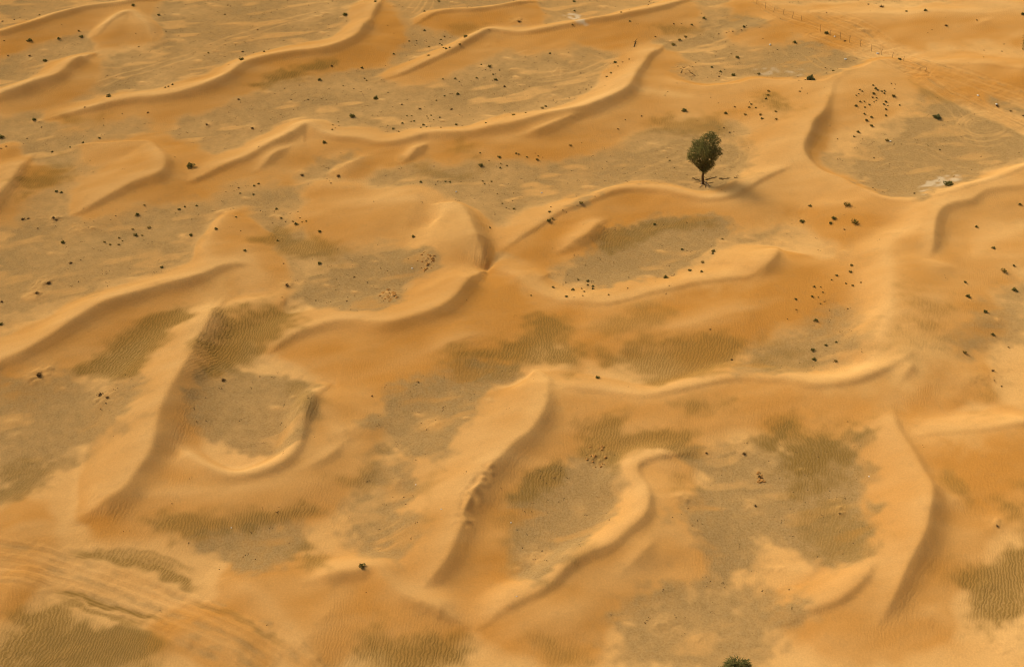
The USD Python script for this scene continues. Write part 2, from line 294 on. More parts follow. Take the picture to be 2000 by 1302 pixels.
# ------------------------------------------------------------------ ground cover patches (photo survey outlines)
# kinds: G grey gravel flat, D dark coarse ripple field (one is painted lee shade), S clean sand sheet, W pale crust
PATCH = [
    ('G', .9, [(565, 580), (610, 545), (660, 522), (720, 497), (780, 482), (830, 484), (850, 500), (840, 525), (800, 550), (772, 590), (740, 602), (690, 607), (640, 603), (600, 595)], 1.5),
    ('G', .8, [(374, 765), (395, 728), (440, 716), (520, 732), (590, 737), (612, 752), (605, 800), (588, 838), (560, 868), (530, 886), (490, 892), (440, 880), (403, 850), (377, 810)], 1.2),
    ('D', .9, [(440, 615), (500, 595), (560, 597), (590, 612), (550, 640), (515, 670), (500, 695), (503, 722), (460, 722), (412, 725), (400, 690), (420, 645)], 3.0),
    ('D', .5, [(560, 735), (600, 740), (612, 760), (600, 790), (575, 780), (560, 755)], 2.0),
    ('D', .9, [(125, 718), (180, 693), (230, 660), (280, 625), (340, 602), (390, 592), (378, 615), (330, 645), (300, 690), (262, 735), (200, 745), (150, 735)], 1.5),
    ('G', .75, [(-20, 740), (60, 738), (130, 722), (200, 745), (260, 742), (262, 790), (235, 830), (180, 870), (110, 910), (-20, 990)], 3.0),
    ('D', .55, [(-20, 900), (60, 890), (110, 905), (70, 950), (-20, 990)], 3.0),
    ('G', .7, [(-20, 480), (110, 480), (250, 425), (330, 405), (410, 412), (380, 460), (330, 518), (200, 558), (80, 600), (-20, 640)], 3.0),
    ('G', .9, [(1165, 482), (1200, 455), (1260, 428), (1330, 422), (1420, 427), (1435, 440), (1400, 478), (1350, 518), (1290, 538), (1190, 560), (1085, 545), (1115, 515)], 1.5),
    ('D', .75, [(1160, 484), (1200, 455), (1250, 431), (1300, 428), (1340, 424), (1400, 440), (1340, 452), (1290, 455), (1240, 478), (1190, 496)], 1.5),
    ('D', .85, [(1020, 642), (1060, 612), (1100, 622), (1128, 670), (1143, 708), (1120, 733), (1062, 712), (1000, 718), (960, 704), (880, 690), (960, 682)], 2.2),
    ('D', .5, [(1150, 642), (1180, 622), (1260, 607), (1310, 612), (1290, 630), (1200, 645), (1150, 650)], 2.0),
    ('D', .75, [(1172, 692), (1220, 672), (1300, 660), (1400, 657), (1448, 672), (1438, 700), (1400, 722), (1340, 738), (1290, 752), (1230, 743), (1172, 715)], 2.0),
    ('G', .8, [(1480, 690), (1520, 652), (1600, 632), (1640, 598), (1680, 602), (1696, 640), (1680, 668), (1640, 698), (1590, 715), (1500, 720), (1450, 728)], 2.5),
    ('D', .5, [(1480, 705), (1520, 672), (1570, 668), (1585, 690), (1560, 712), (1500, 718)], 2.5),
    ('D', .65, [(1322, 790), (1345, 778), (1390, 775), (1430, 782), (1430, 796), (1390, 808), (1345, 806)], 1.5),
    ('G', .85, [(765, 772), (830, 748), (930, 705), (1000, 718), (1018, 735), (960, 762), (920, 800), (890, 850), (866, 898), (800, 888), (745, 842), (715, 832)], 2.0),
    ('D', .55, [(900, 700), (960, 690), (1030, 705), (1018, 730), (960, 745), (910, 735)], 2.0),
    ('D', .8, [(1130, 828), (1180, 816), (1215, 806), (1240, 825), (1320, 837), (1368, 850), (1330, 880), (1240, 885), (1200, 915), (1155, 893)], 2.0),
    ('G', .95, [(1350, 890), (1450, 872), (1680, 852), (1690, 960), (1682, 1040), (1660, 1095), (1620, 1112), (1560, 1085), (1500, 1060), (1420, 1140), (1385, 1120), (1390, 1078), (1325, 1020), (1330, 992), (1395, 950)], 2.5),
    ('D', .95, [(1480, 862), (1560, 830), (1640, 832), (1685, 852), (1688, 892), (1640, 925), (1560, 960), (1500, 915)], 3.5),
    ('D', .6, [(1590, 990), (1640, 985), (1680, 1010), (1675, 1080), (1620, 1105), (1570, 1070)], 3.0),
    ('G', .95, [(1003, 990), (1050, 932), (1120, 902), (1195, 892), (1205, 950), (1188, 1008), (1138, 1058), (1090, 1108), (1040, 1143), (1004, 1110), (995, 1050)], 1.5),
    ('D', .85, [(1003, 968), (1040, 922), (1080, 897), (1108, 910), (1080, 940), (1022, 984)], 1.5),
    ('D', .35, [(975, 1020), (1000, 1010), (1010, 1060), (1000, 1110), (980, 1080)], 1.5),
    ('D', .35, [(1050, 1140), (1100, 1100), (1150, 1060), (1160, 1072), (1110, 1115), (1060, 1150)], 1.5),
    ('G', .8, [(1205, 1220), (1250, 1162), (1320, 1132), (1450, 1152), (1548, 1182), (1556, 1200), (1500, 1250), (1440, 1320), (1320, 1320), (1230, 1320)], 3.0),
    ('D', .9, [(1862, 1132), (1890, 1098), (1950, 1083), (2030, 1050), (2030, 1250), (1950, 1230), (1882, 1190)], 2.5),
    ('D', .8, [(1957, 985), (2000, 955), (2030, 950), (2030, 1015), (1970, 1010)], 2.0),
    ('D', .75, [(280, 1012), (330, 1005), (450, 1002), (590, 987), (620, 996), (560, 1015), (480, 1040), (350, 1052), (300, 1037)], 1.2),
    ('G', .85, [(400, 1032), (520, 1022), (590, 1027), (598, 1070), (550, 1108), (480, 1110), (420, 1082), (360, 1062)], 1.5),
    ('D', .7, [(560, 1090), (595, 1055), (640, 1080), (650, 1110), (600, 1115)], 1.5),
    ('D', .85, [(-20, 1245), (90, 1180), (180, 1192), (300, 1217), (360, 1227), (340, 1260), (280, 1320), (-20, 1320)], 2.5),
    ('G', .6, [(80, 1240), (200, 1220), (280, 1230), (250, 1320), (20, 1320)], 2.0),
    ('D', .85, [(692, 1237), (730, 1227), (800, 1242), (880, 1252), (918, 1267), (900, 1290), (820, 1315), (700, 1315)], 1.8),
    ('D', .5, [(1030, 1235), (1080, 1225), (1120, 1260), (1130, 1300), (1080, 1290)], 2.0),
    ('G', .8, [(690, 985), (740, 872), (768, 882), (800, 950), (798, 1040), (755, 1085), (705, 1088), (702, 1050)], 2.5),
    ('D', .55, [(665, 935), (720, 900), (745, 880), (740, 930), (700, 960)], 2.0),
    ('D', .3, [(820, 960), (840, 910), (860, 900), (850, 960), (835, 1010)], 1.5),
    ('G', 1., [(1430, 136), (1500, 112), (1585, 78), (1690, 116), (1640, 140), (1560, 153), (1480, 148)], 2.0),
    ('G', .9, [(1382, 52), (1420, 33), (1480, 36), (1500, 46), (1440, 58)], 2.0),
    ('G', .95, [(1655, 322), (1680, 292), (1740, 262), (1800, 182), (1830, 172), (2030, 262), (2030, 302), (1930, 332), (1870, 360), (1800, 384), (1722, 376), (1664, 345)], 2.0),
    ('G', .9, [(1930, 182), (2030, 205), (2030, 235), (1940, 206)], 1.5),
    ('D', .5, [(1790, 165), (1830, 170), (1900, 205), (1870, 205), (1800, 180)], 1.5),
    ('G', .85, [(1120, 402), (1160, 332), (1240, 292), (1300, 272), (1400, 252), (1440, 272), (1458, 310), (1440, 350), (1390, 366), (1320, 358), (1220, 353), (1150, 385)], 2.5),
    ('D', .6, [(1240, 262), (1290, 240), (1340, 222), (1400, 228), (1430, 250), (1380, 262), (1300, 262)], 2.5),
    ('D', .8, [(1487, 200), (1505, 190), (1530, 190), (1540, 205), (1525, 220), (1500, 220)], 2.5),
    ('D', .75, [(502, 462), (540, 452), (600, 470), (670, 482), (652, 500), (622, 515), (562, 490)], 2.5),
    ('D', .9, [(490, 166), (530, 147), (620, 122), (655, 125), (640, 140), (560, 160), (510, 172)], 1.8),
    ('D', .8, [(26, 400), (50, 357), (100, 342), (130, 345), (90, 367), (42, 395)], 2.5),
    ('D', .5, [(80, 330), (110, 310), (130, 325), (110, 345)], 2.5),
    ('G', .7, [(1850, 662), (1880, 642), (1930, 602), (2000, 562), (2030, 650), (1900, 700)], 3.0),
    ('G', .45, [(1590, 482), (1640, 472), (1680, 490), (1680, 520), (1640, 510)], 3.0),
    ('G', .7, [(612, 332), (640, 312), (690, 297), (680, 312), (640, 340)], 2.0),
    ('D', .55, [(940, 290), (900, 280), (880, 292), (920, 310), (945, 318), (930, 340), (890, 345), (850, 330), (810, 312), (790, 315), (830, 345), (900, 350), (950, 330)], 2.0),
    ('D', .5, [(862, 62), (900, 50), (950, 50), (930, 62), (890, 70)], 1.5),
    ('D', .6, [(1280, 52), (1320, 48), (1360, 62), (1300, 66)], 1.5),
    ('D', .5, [(120, 230), (200, 225), (190, 240), (130, 242)], 2.0),
    ('G', .7, [(1310, 140), (1340, 130), (1400, 140), (1370, 158), (1330, 150)], 2.0),
    ('D', .45, [(1790, 575), (1830, 590), (1830, 660), (1780, 680), (1745, 670), (1760, 640)], 4.0),  # lee shade of the rounded ridge, painted as a dark patch
    ('D', .45, [(1890, 790), (1930, 745), (1960, 760), (1920, 810), (1895, 820)], 3.0),
    ('D', .5, [(1300, 940), (1320, 920), (1350, 925), (1345, 955), (1315, 965)], 2.0),
    ('D', .6, [(1835, 915), (1850, 910), (1895, 960), (1890, 975), (1850, 945)], 1.2),
    ('S', .9, [(300, 92), (250, 30), (200, 60), (180, 90), (190, 110), (300, 98)], 1.5),
    ('S', .7, [(1730, 560), (1850, 560), (1850, 440), (1930, 380), (2030, 370), (2030, 540), (1900, 520), (1870, 640), (1800, 690), (1740, 690)], 4.0),
    ('S', .9, [(1440, 0), (1760, 0), (2030, 30), (2030, 180), (1900, 170), (1790, 135), (1640, 60), (1520, 40)], 3.0),
    ('S', .9, [(1640, 160), (1790, 140), (1790, 200), (1720, 260), (1650, 300), (1590, 290), (1600, 220)], 3.0),
    ('S', .7, [(1520, 400), (1760, 400), (1760, 520), (1700, 640), (1640, 560), (1540, 640), (1440, 640), (1430, 560), (1520, 520)], 4.0),
    ('S', .7, [(200, 985), (300, 950), (600, 940), (690, 880), (690, 940), (640, 970), (560, 980), (280, 1000), (150, 1060), (120, 1050)], 3.0),
    ('S', .8, [(520, 690), (700, 640), (950, 600), (1050, 600), (950, 680), (800, 700), (700, 720), (560, 720)], 3.0),
    ('S', .6, [(560, 420), (660, 350), (780, 370), (860, 400), (870, 450), (760, 470), (640, 470)], 4.0),
    ('S', .8, [(650, 1150), (760, 1150), (900, 1220), (1000, 1200), (1000, 1230), (900, 1260), (760, 1220), (680, 1220)], 3.0),
    ('S', .7, [(890, 1150), (960, 1000), (1000, 1000), (985, 1100), (1000, 1160), (950, 1210)], 2.0),
    ('W', .9, [(1106, 31), (1120, 28), (1132, 36), (1141, 44), (1130, 43), (1115, 38)], .8),
    ('W', .8, [(1793, 362), (1812, 350), (1838, 352), (1835, 344), (1862, 336), (1870, 350), (1845, 360), (1820, 368), (1808, 378), (1796, 374)], .9),
    ('W', .45, [(1478, 136), (1505, 134), (1512, 142), (1490, 144)], .9),
    ('W', .5, [(1545, 140), (1565, 138), (1572, 146), (1552, 147)], .9),
]
# low sand tongues that blew over the flats and paler fresh sand (kind P)
PATCH += [
    ('P', .8, [(1700, 700), (1740, 670), (1800, 665), (1850, 690), (1830, 720), (1780, 745), (1700, 735), (1620, 745), (1560, 735), (1640, 720)], 3.5),
    ('P', .7, [(1010, 730), (1040, 706), (1072, 715), (1090, 745), (1075, 790), (1050, 800), (1060, 760)], 2.5),
    ('P', .7, [(1780, 843), (1850, 835), (1930, 830), (2030, 818), (2030, 835), (1900, 850), (1810, 860)], 2.5),
    ('P', .6, [(400, 570), (430, 545), (450, 570), (420, 610), (395, 640), (385, 620)], 2.5),
    ('P', .7, [(570, 255), (595, 235), (612, 245), (600, 262)], 1.5),
    ('P', .6, [(1245, 171), (1300, 178), (1350, 189), (1300, 186)], 1.0),
    ('P', .5, [(1080, 760), (1200, 765), (1270, 772), (1400, 750), (1500, 742), (1400, 742), (1270, 765), (1200, 758)], 1.5),
    ('P', .5, [(1300, 540), (1420, 440), (1500, 430), (1480, 500), (1400, 545)], 4.0),
    ('P', .5, [(1040, 560), (1080, 580), (1180, 590), (1300, 560), (1200, 572), (1100, 560), (1060, 555)], 2.0),
    ('P', .5, [(870, 395), (905, 405), (880, 460), (850, 500), (780, 470), (830, 420)], 5.0),
]

# ------------------------------------------------------------------ vehicle tracks (photo survey polylines): (points, strength, width m, offsets m)
TRACK = [
    ([(1000, 118), (1020, 112), (1050, 104)], .7, .5, (0, 2)),
    ([(1040, 157), (1080, 154), (1120, 147), (1150, 137), (1178, 124), (1195, 112)], .8, .55, (-1.0, 1.0)),
    ([(1150, 100), (1175, 108), (1200, 118)], .6, .5, (-1, 1)),
    ([(398, 94), (450, 77), (500, 61), (560, 42), (620, 26), (690, 10), (730, 0)], .8, .6, (-1.1, 1.1)),
    ([(180, 172), (230, 152), (280, 138), (330, 122), (400, 100)], .8, .6, (-1.0, 1.0)),
    ([(785, 30), (800, 20), (812, 4), (818, -8)], .7, .5, (-2.5, -1, 1, 2.5)),
    ([(790, 36), (815, 30), (835, 14), (842, -6)], .7, .5, (-1, 1)),
    ([(702, 1057), (740, 1047), (775, 1028), (800, 1008)], .9, .45, (-.9, .9)),
    ([(712, 1076), (760, 1062), (790, 1046), (812, 1028)], .8, .45, (-.9, .9)),
    ([(1560, 95), (1580, 110), (1605, 128), (1640, 138)], .6, .45, (-1, 1)),
    ([(1410, 285), (1380, 300), (1330, 312), (1270, 330), (1220, 350)], .4, .5, (-1, 1)),
    ([(1400, 250), (1440, 268), (1455, 300), (1440, 330)], .4, .5, (-1, 1)),
    ([(1180, 320), (1260, 318), (1340, 330), (1420, 325)], .35, .5, (-1, 1)),
    ([(1000, 330), (1060, 345), (1130, 345), (1200, 335)], .35, .5, (-1, 1)),
    ([(1680, 300), (1740, 285), (1800, 290), (1870, 320), (1930, 325)], .35, .5, (-1, 1)),
    ([(1700, 340), (1760, 320), (1830, 335), (1880, 352)], .3, .5, (-1, 1)),
    ([(1790, 160), (1830, 190), (1865, 220), (1885, 255), (1900, 285)], .55, .5, (-1, 1)),
    ([(470, 55), (520, 40), (560, 40), (600, 48)], .3, .6, (-1, 1)),
]
for rx, ry, cx, cy, w in ((52, 28, 1921, 248, .8), (44, 22, 1920, 246, .9), (38, 19, 1922, 246, .8), (30, 14, 1922, 245, .5), (58, 34, 1925, 252, .45), (20, 9, 1920, 244, .4)):
    TRACK.append(([(cx + rx * math.cos(a), cy + ry * math.sin(a)) for a in np.linspace(.25 if rx > 45 else 0, 6.1, 26)], w, .5, (0,)))
# the driven sand roads: (points, half width m, number of ruts)
ROAD = [
    ([(-60, 1076), (0, 1090), (105, 1112), (210, 1146), (300, 1180), (400, 1217), (480, 1252), (550, 1302), (590, 1340)], 4.6, 9),
    ([(1795, 142), (1850, 178), (1920, 212), (2000, 248), (2060, 276)], 3.2, 5),
    ([(1590, 68), (1640, 86), (1700, 110), (1750, 126), (1800, 140)], 2.6, 4),
    ([(1600, 22), (1650, 42), (1700, 64), (1730, 90), (1765, 112), (1810, 128), (1880, 150), (2010, 195)], 3.4, 6),
    ([(1480, 0), (1530, 30), (1600, 52), (1680, 84), (1740, 105)], 2.2, 3),
]

# ------------------------------------------------------------------ the terrain mesh: one sheet, fine where surveyed, coarse to the horizon
FS = 0.26
ex = np.geomspace(FS, 260, 64)
xs = np.r_[-(np.cumsum(ex)[::-1]) - 150, np.arange(-150, 150.01, FS), 150 + np.cumsum(ex)]
ys = np.r_[92 - np.cumsum(ex)[::-1], np.arange(92, 334.01, FS), 334 + np.cumsum(ex)]
VX, VY = np.meshgrid(xs, ys)
inner = (VX >= X0) & (VX <= X1) & (VY >= Y0) & (VY <= Y1)
VH = np.where(inner, 0, far_dunes(VX, VY))
VH[inner] = bil(RH, VX[inner], VY[inner], 3)
VH = np.maximum(VH, 0)
sandh = VH.copy()
VL = np.zeros_like(VX)
VL[inner] = bil(LEE, VX[inner], VY[inner])
VZ = VH + swell(VX, VY)
VZ += sstep(VH, .15, .8) * (.16 * noise(.86 * VX + .5 * VY, (-.5 * VX + .86 * VY) * 2.6, 11, 61) + .06 * noise(.86 * VX + .5 * VY, (-.5 * VX + .86 * VY) * 2.2, 4.5, 62))

n1 = noise(VX, VY, 6.0, 41)
n2 = noise(VX, VY, 2.2, 42)
n3 = noise(VX, VY, 0.9, 43)
streak = noise(VX * .35 + VY * .1, VY * 1.0 - VX * .25, 2.4, 44) + .6 * noise(VX * .3, VY - VX * .25, 1.1, 45)

# gravel shows where the sand is thin; wind streaks of sand lie over it
thin = 1 - sstep(sandh + .22 * n1 + .12 * n2, .28, .75)
gravel = thin * sstep(VY + 8 * n1 - .12 * VX, 165, 225) * (0.78 + .2 * n1) * (1 - .75 * sstep(streak + .6 * n1, .35, 1.15))
dark = np.zeros_like(VX)
pale = np.zeros_like(VX)
white = np.zeros_like(VX)


def patch_mask(poly, soft, fade):
    q = at(np.array([p[0] for p in poly], float), np.array([p[1] for p in poly], float))[:, :2]
    m = 2.5 * soft
    i0, i1 = np.searchsorted(xs, [q[:, 0].min() - m, q[:, 0].max() + m])
    j0, j1 = np.searchsorted(ys, [q[:, 1].min() - m, q[:, 1].max() + m])
    x, y = VX[j0:j1, i0:i1], VY[j0:j1, i0:i1]
    ins = np.zeros(x.shape, bool)
    dist = np.full(x.shape, 1e9)
    for a, b in zip(q, np.roll(q, -1, 0)):
        ab = b - a
        tt = np.clip(((x - a[0]) * ab[0] + (y - a[1]) * ab[1]) / (ab @ ab + 1e-9), 0, 1)
        dist = np.minimum(dist, np.hypot(x - a[0] - tt * ab[0], y - a[1] - tt * ab[1]))
        cross = ((a[1] > y) != (b[1] > y)) & (x < (b[0] - a[0]) * (y - a[1]) / (b[1] - a[1] + 1e-12) + a[0])
        ins ^= cross
    sd = np.where(ins, dist, -dist)
    sl = (slice(j0, j1), slice(i0, i1))
    sd = sd + (.3 * soft if fade < .9 else 0) + soft * (.55 * n1[sl] + .5 * n2[sl] + .35 * n3[sl] + .4 * streak[sl])
    return sl, sstep(sd, -fade * soft, fade * soft)


for kind, amt, poly, soft in PATCH:
    sl, m = patch_mask(poly, soft, {'G': .85, 'D': 1.05, 'P': 1.6, 'W': .8, 'S': 1.0}[kind])
    if kind == 'G':
        gravel[sl] = np.maximum(gravel[sl], min(amt * 1.1, 1) * m * (1 - .45 * sstep(streak[sl] + .4 * n1[sl], .5, 1.2)))
    elif kind == 'D':
        dark[sl] = np.maximum(dark[sl], amt * m)
    elif kind == 'S':
        gravel[sl] *= 1 - amt * m
    elif kind == 'P':
        pale[sl] = np.maximum(pale[sl], .75 * amt * m)
    elif kind == 'W':
        white[sl] = np.maximum(white[sl], amt * m * sstep(n3[sl] + .5 * n2[sl], -.7, .4))


def line_dist(pts3, reach):
    c = catmull(pts3, 16)
    m = reach
    i0, i1 = np.searchsorted(xs, [c[:, 0].min() - m, c[:, 0].max() + m])
    j0, j1 = np.searchsorted(ys, [c[:, 1].min() - m, c[:, 1].max() + m])
    sl = (slice(j0, j1), slice(i0, i1))
    x, y = VX[sl], VY[sl]
    seg = np.r_[0, np.cumsum(np.linalg.norm(np.diff(c[:, :2], axis=0), axis=1))]
    u = np.linspace(0, seg[-1], int(seg[-1] / .15) + 2)
    c = np.stack([np.interp(u, seg, c[:, k]) for k in range(2)], 1)
    t = np.gradient(c, axis=0)
    t /= np.linalg.norm(t, axis=1, keepdims=True) + 1e-9
    d, k = cKDTree(c).query(np.stack([x.ravel(), y.ravel()], 1), distance_upper_bound=m)
    ok = np.isfinite(d)
    k = np.where(ok, k, 0)
    s = t[k, 0] * (y.ravel() - c[k, 1]) - t[k, 1] * (x.ravel() - c[k, 0])
    s = np.where(ok, np.sign(s) * d, 99.)
    al = np.minimum(u[k], u[-1] - u[k])
    return sl, s.reshape(x.shape), al.reshape(x.shape), u[k].reshape(x.shape)


ripple_off = np.zeros_like(VX)
road_m = np.zeros_like(VX)
road_s = np.zeros_like(VX)
for pts, amt, wd, offs in TRACK:
    p = np.asarray(pts, float)
    sl, s, al, u = line_dist(at(p[:, 0], p[:, 1])[:, :2], 5)
    for of in offs:
        e = np.exp(-((s - of - .25 * n1[sl]) / (wd * .55)) ** 2) * sstep(al, 0, 3) * amt * (.65 + .35 * n2[sl])
        pale[sl] = np.maximum(pale[sl], .55 * e)
        gravel[sl] *= 1 - .8 * np.clip(e, 0, 1)
        VZ[sl] += .05 * e
for pts, hw, nr in ROAD:
    p = np.asarray(pts, float)
    sl, s, al, u = line_dist(at(p[:, 0], p[:, 1])[:, :2], hw + 3)
    m = 1 - sstep(np.abs(s) + .5 * n1[sl], hw - .8, hw + .8)
    gravel[sl] *= 1 - .8 * m
    dark[sl] *= 1 - .9 * m
    ripple_off[sl] = np.maximum(ripple_off[sl], m)
    core = 1 - sstep(np.abs(s), hw - 1.6, hw - .6)
    road_s[sl] = np.where(core > road_m[sl], s + .25 * n1[sl] + .08 * n2[sl], road_s[sl])
    road_m[sl] = np.maximum(road_m[sl], core)
    rg = np.random.default_rng(int(hw * 10) + nr)
    for k in range(nr):
        of = (k + .5) / nr * 2 * hw - hw + rg.uniform(-.3, .3)
        w = rg.uniform(.28, .5)
        wave = .35 * np.interp(u, np.arange(0, 200, 9.0), rg.uniform(-1, 1, 23))
        q = (s - of - wave) / w
        on = sstep(np.interp(u, np.arange(0, 200, 12.0), rg.uniform(0, 1, 17)), .2, .5)
        if k % 2 == 0:
            gravel[sl] = np.maximum(gravel[sl], .55 * np.exp(-q * q * .7) * m * on * sstep(n2[sl], -.4, .5))
        else:
            pale[sl] = np.maximum(pale[sl], .16 * np.exp(-q * q * 1.2) * m * on)
        VZ[sl] += rg.uniform(.05, .14) * (-np.exp(-q * q) + .55 * np.exp(-(np.abs(q) - 1.6) ** 2 * 2)) * m * on
    VZ[sl] += (.05 * n3[sl] + .03 * noise(VX[sl], VY[sl], .5, 63)) * m
# churned strips of dark gravel beside the lower-left road
for pts, hw, amt in (([(118, 1078), (190, 1082), (260, 1100), (330, 1122), (402, 1156)], 1.0, .8), ([(150, 1074), (220, 1078), (300, 1096), (372, 1122)], .9, .6),
                     ([(210, 1074), (280, 1080), (350, 1098), (395, 1124)], .6, .5), ([(84, 1150), (160, 1166), (250, 1193), (330, 1216)], .6, .9),
                     ([(95, 1160), (150, 1180), (230, 1208), (300, 1222)], .7, .7), ([(240, 1092), (310, 1108), (400, 1152)], .4, .6), ([(350, 1170), (420, 1190), (500, 1226), (570, 1272)], .5, .4)):
    p = np.asarray(pts, float)
    sl, s, al, u = line_dist(at(p[:, 0], p[:, 1])[:, :2], hw + 2.5)
    m = (1 - sstep(np.abs(s + .5 * n2[sl] + .3 * n3[sl]), hw * .3, hw * 1.3)) * sstep(al, 0, 4)
    dark[sl] = np.maximum(dark[sl], amt * m)
    VZ[sl] -= .10 * amt * m

# collapsed lumpy brink of the scarp in the lower middle
p = np.asarray([(965, 895), (945, 925), (922, 958), (907, 985), (903, 1010), (898, 1040)], float)
sl, s, al, u = line_dist(at(p[:, 0], p[:, 1])[:, :2], 5)
m = np.exp(-((s) / 1.3) ** 2) * sstep(al, 0, 3)
VZ[sl] += m * (.16 * n3[sl] + .16 * noise(VX[sl], VY[sl], .6, 46) - .30 * sstep(-s, -.3, .5) * sstep(s, -1.6, -.5) * (.6 + .6 * n3[sl]))

# hummocks: sand that gathers round plants, and dug lumpy spots (photo survey x, y, radius px, lumps 0..1)
LUMPY = [(762, 577, 16, 1.), (832, 511, 18, .7), (1484, 925, 16, .9), (1454, 884, 18, .8), (1380, 883, 8, .7), (1475, 986, 18, .6), (1541, 1150, 12, .5), (1520, 1110, 22, .5),
         (1640, 1000, 12, .9), (1947, 1025, 14, .8), (1168, 891, 22, .9), (1130, 993, 14, .8), (1045, 1091, 26, .8), (770, 975, 10, .6), (775, 940, 12, .5), (200, 768, 30, .8), (76, 729, 24, .8),
         (436, 740, 18, .6), (104, 424, 20, .9), (150, 445, 18, .6), (95, 552, 18, .7), (72, 570, 18, .7), (560, 557, 12, .5), (1014, 41, 14, .7), (1088, 140, 16, .6), (1340, 140, 18, .4), (1335, 970, 20, .5),
         (1310, 1215, 20, .7), (1290, 1230, 16, .5), (35, 850, 12, .6), (1930, 1150, 20, .4), (1960, 1265, 24, .5), (590, 340, 10, .5), (661, 342, 12, .6), (493, 249, 12, .6), (404, 242, 10, .5), (55, 118, 14, .5), (1365, 1240, 25, .4),
         (1370, 362, 14, .4), (1620, 245, 0.1, 0), (1935, 735, 20, .6), (1955, 690, 16, .5), (1650, 490, 14, .4), (840, 830, 22, .35), (1000, 135, 10, .5), (700, 865, 20, .3)]
for hx, hy, r, lump in LUMPY:
    q = at(np.array([hx], float), np.array([hy], float))[0]
    D = math.hypot(q[0], math.hypot(q[1], CAM_H))
    R = r / F_PX * D * 1.5
    i0, i1 = np.searchsorted(xs, [q[0] - 2 * R, q[0] + 2 * R])
    j0, j1 = np.searchsorted(ys, [q[1] - 2 * R, q[1] + 2 * R])
    sl = (slice(j0, j1), slice(i0, i1))
    x, y = VX[sl], VY[sl]
    rr = np.hypot(x - q[0], y - q[1]) / R
    m = np.exp(-rr ** 2 * 1.6) * (0.7 + .5 * n2[sl])
    ln = np.abs(noise(x, y, 1.0, 47)) + .7 * np.abs(noise(x, y, .55, 48))
    VZ[sl] += m * (.22 + lump * (.42 * ln - .14))
    gravel[sl] *= 1 - .55 * np.clip(m, 0, 1)
    pale[sl] = np.maximum(pale[sl], .35 * np.clip(m, 0, 1))
    ripple_off[sl] = np.maximum(ripple_off[sl], np.clip(1.3 * m, 0, 1) * lump)
hr = np.random.default_rng(404)
for _ in range(420):
    hx, hy = hr.uniform(-130, 130), 120 + 200 * hr.uniform() ** .8
    i, j = np.searchsorted(xs, hx), np.searchsorted(ys, hy)
    if gravel[j, i] < .35:
        continue
    R = hr.uniform(.35, 1.1)
    sl = (slice(j - 14, j + 15), slice(i - 14, i + 15))
    ux, uy = VX[sl] - hx, VY[sl] - hy
    dn = np.where(ux > 0, .45, 1.0)                                   # a short sand tail downwind
    m = np.exp(-((ux * dn) ** 2 + (uy + .15 * ux) ** 2 * 1.5) / R ** 2) * (.8 + .5 * n3[sl])
    VZ[sl] += hr.uniform(.10, .26) * m
    gravel[sl] *= 1 - .8 * np.clip(m, 0, 1)
    pale[sl] = np.maximum(pale[sl], .4 * np.clip(m, 0, 1))
# sand streamers over the grey flats are a few centimetres proud
VZ += .05 * sstep(streak + .6 * n1, .3, 1.1) * thin + .015 * n3 * thin
HV = VZ


def ground(x, y):
    i = np.interp(x, xs, np.arange(len(xs)))
    j = np.interp(y, ys, np.arange(len(ys)))
    return map_coordinates(HV, [np.atleast_1d(j), np.atleast_1d(i)], order=1, mode='nearest')


def spot(px, py):
    z = 0.
    for _ in range(10):
        x, y = plane(px, py, z)
        z = .5 * z + .5 * float(ground(x, y)[0])
    x, y = plane(px, py, z)
    return float(x), float(y), float(ground(x, y)[0])


# ripple trains: crests roughly away from the camera, swinging round the dunes
warp = 2.0 * noise(VX, VY, 15, 51) + .35 * noise(VX, VY, 5.0, 52) + .25 * gaussian_filter(np.minimum(sandh, 6), 3)
phase = (VX * .985 - VY * .17 + warp) / 0.48
sandy = np.clip(1 - gravel, 0, 1)
phase = np.where(road_m > .02, road_s / .50, phase)
coarse = np.clip(sstep(n1 + .5 * noise(VX, VY, 11, 53), -.2, .8), 0, 1)
crest = sstep(sandh, 1.6, 3.2)
ripple = (.10 + .30 * coarse * (1 - crest)) * sandy * (1 - .55 * crest) + .35 * gravel * coarse
dsoft = gaussian_filter(dark, 9.0)
ripple = np.maximum(ripple, np.maximum(dark ** .8, .8 * dsoft ** .6)) * (1 - ripple_off) * sstep(np.hypot(VX, VY - 200), 400, 200)
ripple = np.maximum(ripple * (road_m < .02), np.clip(.5 * road_m * sstep(n2 + .6 * n1, -1.0, .4), 0, 1))
VN = np.full_like(VX, 99.)
VN[inner] = bil(np.minimum(near, 20), VX[inner], VY[inner])
crest_light_fines = np.exp(-(VN / 2.6) ** 2) * sstep(sandh, .7, 2.0) * (.75 + .35 * n1)         # soft crest light painted into the tone, plus blown pale sand
tone = np.clip(.54 + .22 * noise(VX, VY, 22, 54) + .12 * n1 + .10 * streak + .26 * VL - .10 * sstep(sandh, .8, 2.6) * (1 - VL) - .32 * crest_light_fines - .30 * thin, 0, 1)
# 'tone': share of the redder sand colour, higher on lee sides, lower along crests

